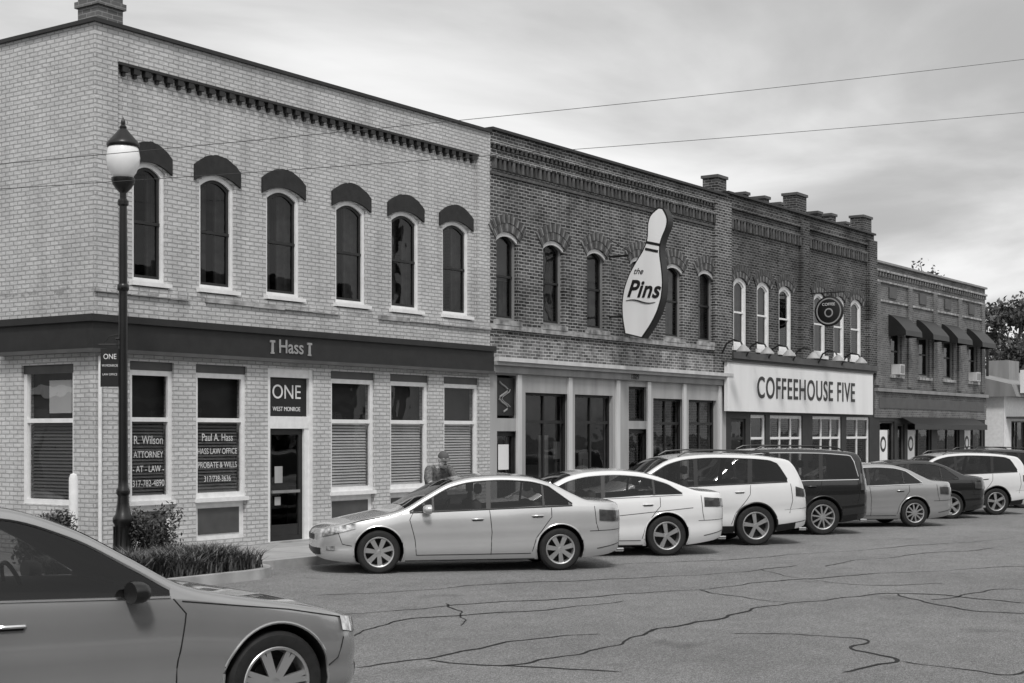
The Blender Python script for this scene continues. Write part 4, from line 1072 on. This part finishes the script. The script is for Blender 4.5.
make_car('parked_suv',suv(col=.03,metal=.3),(42.2,12.2),math.radians(135),(3.74,1),.96)
make_car('grey_sedan',sedan(col=.34,metal=.5,L=5.05,W=1.9,R=.365,axles=(.90,3.95),chrome=1,chrome_h=1,gap=.045,Lf=.75,nf=2.7,
    zt=[(0,.58),(.03,.67),(.12,.75),(.45,.865),(.95,.97),(1.4,1.06),(1.58,1.115),(1.9,1.30),(2.3,1.52),(2.7,1.65),(3.1,1.69),(3.6,1.65),(4.0,1.50),(4.35,1.28),(4.55,1.18),(4.8,1.17),(4.95,1.14),(5.0,1.05),(5.05,.8)],
    zs=[(0,.52),(.12,.66),(.5,.80),(1.2,.93),(1.7,1.0),(2.6,1.03),(3.6,1.08),(4.4,1.10),(4.9,1.05),(5.05,.7)],
    zb=[(0,.36),(.06,.28),(.25,.22),(.7,.18),(4.2,.19),(4.6,.24),(4.9,.3),(5.05,.5)],
    dlo=(1.68,4.3),cap=[(0,9),(3.6,1.58),(4.0,1.42),(4.3,1.13)],pillars=[(2.95,.03,.08),(3.9,0,.04)],windshield=(1.6,2.36),rearglass=(3.85,4.5),spokes=7,mirmat=m_trimb,
    lamps=[('side',(.08,.36,.63,.69,.74,.79),m_head),('front',(0,.45,.46,.68),m_chrome),('front',(0,.6,.3,.4),m_trimb),('side',(4.7,4.98,.8,.8,1.08,1.05),m_tail)],
    seams=[[(1.66,.28),(1.64,.6),(1.58,.9),(1.66,1.0)],[(2.98,.27),(3.0,.7),(2.97,1.04)],[(3.5,.3),(3.56,.5),(3.75,.8),(3.85,.95),(3.86,1.08)],[(1.66,.28),(3.45,.28)],[(.3,.77),(.8,.87),(1.6,.98)],[(.34,.64),(.40,.5),(.48,.45)]],
    handles=[(2.75,.9),(3.7,.93)],mirror=(1.95,1.04)),gxy(277,433+2.1*1487/10.3),math.radians(-18),(.90,-1))

# ================================================================== the man behind the sedan
def skin(name,verts,edges,radii,parent,levels=2,root=0):
    me=bpy.data.meshes.new(name); me.from_pydata(verts,edges,[]); o=bpy.data.objects.new(name,me); scene.collection.objects.link(o)
    bpy.context.view_layer.objects.active=o
    sm=o.modifiers.new('s','SKIN'); sm.use_smooth_shade=True
    for i,r in enumerate(radii):
        me.skin_vertices[0].data[i].radius=r if isinstance(r,tuple) else (r,r); me.skin_vertices[0].data[i].use_root=(i==root)
    ss=o.modifiers.new('u','SUBSURF'); ss.levels=levels; ss.render_levels=levels
    dg=bpy.context.evaluated_depsgraph_get(); m2=bpy.data.meshes.new_from_object(o.evaluated_get(dg)); bpy.data.objects.remove(o)
    m2.polygons.foreach_set('use_smooth',[True]*len(m2.polygons))
    ob=bpy.data.objects.new(name,m2); scene.collection.objects.link(ob); ob.parent=parent; return ob
m_skin=M('skin',.40,.55,var=.08); m_shirt=M('shirt_cloth',.12,.85,var=.6,scale=26,bump=.4,bscale=30); m_trous=M('trouser_cloth',.05,.9,var=.2,bump=.3); m_shoe=M('shoe_leather',.02,.5); m_beard=M('grey_beard',.55,.9,var=.4,scale=60,bump=.8,bscale=90); m_cap=M('cap_cloth',.09,.85,var=.15); m_eye=M('eye',.02,.2)
man=empty('man',(19.66,15.40,0),math.radians(240))
V=[(0,0,.95),(.06,0,1.16),(.17,0,1.39),(.28,0,1.52),(.33,0,1.57),
   (.21,.20,1.48),(.40,.27,1.25),(.62,.18,1.22),(.21,-.20,1.48),(.42,-.27,1.27),(.64,-.14,1.22),
   (0,.10,.88),(.05,.12,.49),(-.02,.12,.10),(.14,.14,.045),(0,-.10,.88),(.05,-.12,.49),(-.02,-.12,.10),(.14,-.14,.045)]
E=[(0,1),(1,2),(2,3),(3,4),(2,5),(5,6),(6,7),(2,8),(8,9),(9,10),(0,11),(11,12),(12,13),(13,14),(0,15),(15,16),(16,17),(17,18)]
Rr=[(.17,.14),(.18,.15),(.19,.15),(.09,.09),(.065,.065),(.095,.09),(.062,.062),(.034,.034),(.095,.09),(.062,.062),(.034,.034),(.10,.10),(.068,.068),(.048,.048),(.042,.042),(.10,.10),(.068,.068),(.048,.048),(.042,.042)]
bd=skin('body_and_clothes',V,E,Rr,man)
for m_ in (m_shirt,m_trous,m_skin,m_shoe): bd.data.materials.append(m_)
for p_ in bd.data.polygons:
    c=p_.center
    p_.material_index=3 if c.z<.11 else 1 if c.z<1.0 else 2 if (c.z>1.52 and c.x>.27 and abs(c.y)<.1) or (c.x>.46 and c.z<1.36) else 0
for sd,wr in ((1,(.62,.18,1.22)),(-1,(.64,-.14,1.22))):
    wv=Vector(wr); fwd=Vector((.92,-.25*sd,-.2)).normalized(); up_=Vector((0,0,1)); lat=fwd.cross(up_).normalized()
    pv=[wv,wv+fwd*.05,wv+fwd*.09]; skin('palm',[tuple(q) for q in pv],[(0,1),(1,2)],[(.028,.022),(.04,.018),(.038,.015)],man).data.materials.append(m_skin)
    for k,(off,ln) in enumerate(((-.03,.072),(-.01,.082),(.011,.077),(.03,.060))):
        b0=wv+fwd*.08+lat*off; q=[b0,b0+fwd*ln*.45-up_*.006,b0+fwd*ln*.75-up_*.024,b0+fwd*ln*.92-up_*.048]
        skin('finger',[tuple(t) for t in q],[(0,1),(1,2),(2,3)],[.0095,.009,.008,.007],man,1).data.materials.append(m_skin)
    b0=wv+fwd*.035+lat*sd*.03; q=[b0,b0+fwd*.03+lat*sd*.03-up_*.012,b0+fwd*.058+lat*sd*.042-up_*.03]
    skin('thumb',[tuple(t) for t in q],[(0,1),(1,2)],[.012,.010,.008],man,1).data.materials.append(m_skin)
hd=MB(); 
def ell(c,r,mat,n=20,m=14,fn=None,z0=-1,z1=1):
    rows=[]
    for i in range(m+1):
        s_=z0+(z1-z0)*i/m; lat_=math.asin(max(-1,min(1,s_))); row=[]
        for j in range(n):
            t=2*math.pi*j/n; v=Vector((math.cos(lat_)*math.cos(t),math.cos(lat_)*math.sin(t),s_))
            if fn: v=fn(v)
            row.append((c[0]+v.x*r[0],c[1]+v.y*r[1],c[2]+v.z*r[2]))
        rows.append(row)
    hd.grid(rows,mat,True)
def headf(v):
    k=1-.28*max(0,-v.z)**1.5; return Vector((v.x*k+(.12 if v.z<-.3 and v.x>0 else 0)*min(1,-v.z),v.y*k*(.97),v.z))
ell((0,0,0),(.1,.08,.125),m_skin,24,18,headf)
ell((.03,0,-.07),(.083,.072,.078),m_beard,22,12)
hd.tube([(.095,0,.03),(.112,0,.0),(.122,0,-.022),(.1,0,-.034)],[.008,.012,.017,.01],m_skin,8)
for sd in(-1,1):
    ell((.088,sd*.032,.018),(.012,.015,.011),m_eye,10,6); ell((.0,sd*.083,.0),(.022,.011,.035),m_skin,10,8); hd.tube([(.097,sd*.015,.04),(.094,sd*.05,.043)],.006,m_beard,5)
hd.tube([(.108,-.028,-.052),(.115,0,-.05),(.108,.028,-.052)],.0055,m_shoe,6)
ell((-.01,0,.0),(.102,.088,.10),m_beard,20,6,None,-.45,.25)
ell((-.005,0,.035),(.108,.09,.105),m_cap,24,8,None,.0,1)
rw=[]
for j in range(13):
    t=-1.15+2.3*j/12; rw.append([(.06*math.cos(t)+.03,.088*math.sin(t),.042),(.105+.085*math.cos(t),.082*math.sin(t),.03)])
hd.grid(rw,m_cap)
ho=hd.build('head',man,True,60); ho.matrix_local=Matrix.Translation((.375,0,1.665))@Matrix.Rotation(math.radians(18),4,'Y')

# ================================================================== world, sun, camera
W_=bpy.data.worlds.new("World"); scene.world=W_; W_.use_nodes=True; nt=W_.node_tree; nt.nodes.clear(); N=nt.nodes.new; L=nt.links.new
out=N('ShaderNodeOutputWorld'); bg=N('ShaderNodeBackground'); bg.inputs['Strength'].default_value=.15; L(bg.outputs[0],out.inputs[0])
sk=N('ShaderNodeTexSky'); sk.sky_type='NISHITA'; sk.sun_disc=False; sel=math.radians(52); sk.sun_elevation=sel; srot=math.atan2(-.75,-.66); sk.sun_rotation=srot; sk.air_density=1.5; sk.dust_density=4
bw=N('ShaderNodeRGBToBW'); L(sk.outputs[0],bw.inputs[0])
tc=N('ShaderNodeTexCoord'); sp_=N('ShaderNodeSeparateXYZ'); L(tc.outputs['Generated'],sp_.inputs[0])
def mth(op,a,b=None,c=None):
    q=N('ShaderNodeMath'); q.operation=op
    for i,v in enumerate((a,b,c)):
        if v is None: continue
        if isinstance(v,(int,float)): q.inputs[i].default_value=v
        else: L(v,q.inputs[i])
    return q.outputs[0]
zc=mth('ADD',mth('MAXIMUM',sp_.outputs[2],0.0),.16)
cb=N('ShaderNodeCombineXYZ'); L(mth('DIVIDE',sp_.outputs[0],zc),cb.inputs[0]); L(mth('DIVIDE',sp_.outputs[1],zc),cb.inputs[1])
n1=N('ShaderNodeTexNoise'); n1.inputs['Scale'].default_value=.95; n1.inputs['Detail'].default_value=7; n1.inputs['Roughness'].default_value=.5; n1.inputs['Distortion'].default_value=.5; L(cb.outputs[0],n1.inputs['Vector'])
n2=N('ShaderNodeTexNoise'); n2.inputs['Scale'].default_value=.3; n2.inputs['Detail'].default_value=3; L(cb.outputs[0],n2.inputs['Vector'])
mixn=mth('ADD',mth('MULTIPLY',n1.outputs['Fac'],.6),mth('MULTIPLY',n2.outputs['Fac'],.4))
mr=N('ShaderNodeMapRange'); mr.interpolation_type='SMOOTHSTEP'; mr.inputs['From Min'].default_value=.38; mr.inputs['From Max'].default_value=.59; mr.inputs['To Min'].default_value=3.0; mr.inputs['To Max'].default_value=6.3; L(mixn,mr.inputs['Value'])
fin=mth('ADD',mth('MULTIPLY',bw.outputs[0],.08),mr.outputs[0])
L(fin,bg.inputs['Color'])
sl=bpy.data.lights.new('sun','SUN'); sl.energy=2.1; sl.angle=math.radians(10); sl.color=(1,.985,.97)
so=bpy.data.objects.new('sun',sl); scene.collection.objects.link(so)
sd=Vector((-.75*math.cos(sel),-.66*math.cos(sel),math.sin(sel))); so.rotation_euler=sd.to_track_quat('Z','Y').to_euler(); so.location=(0,0,30)

cam=bpy.data.cameras.new('camera'); co=bpy.data.objects.new('camera',cam); scene.collection.objects.link(co); scene.camera=co
cam.sensor_width=36; cam.lens=FP/1024*36; cam.shift_y=(HY-341.5)/1024; cam.clip_end=3000; cam.clip_start=.1
co.location=(0,0,H); co.rotation_euler=(math.pi/2,0,A-math.pi/2)
scene.view_settings.view_transform='Standard'; scene.view_settings.look='None'; scene.view_settings.exposure=0
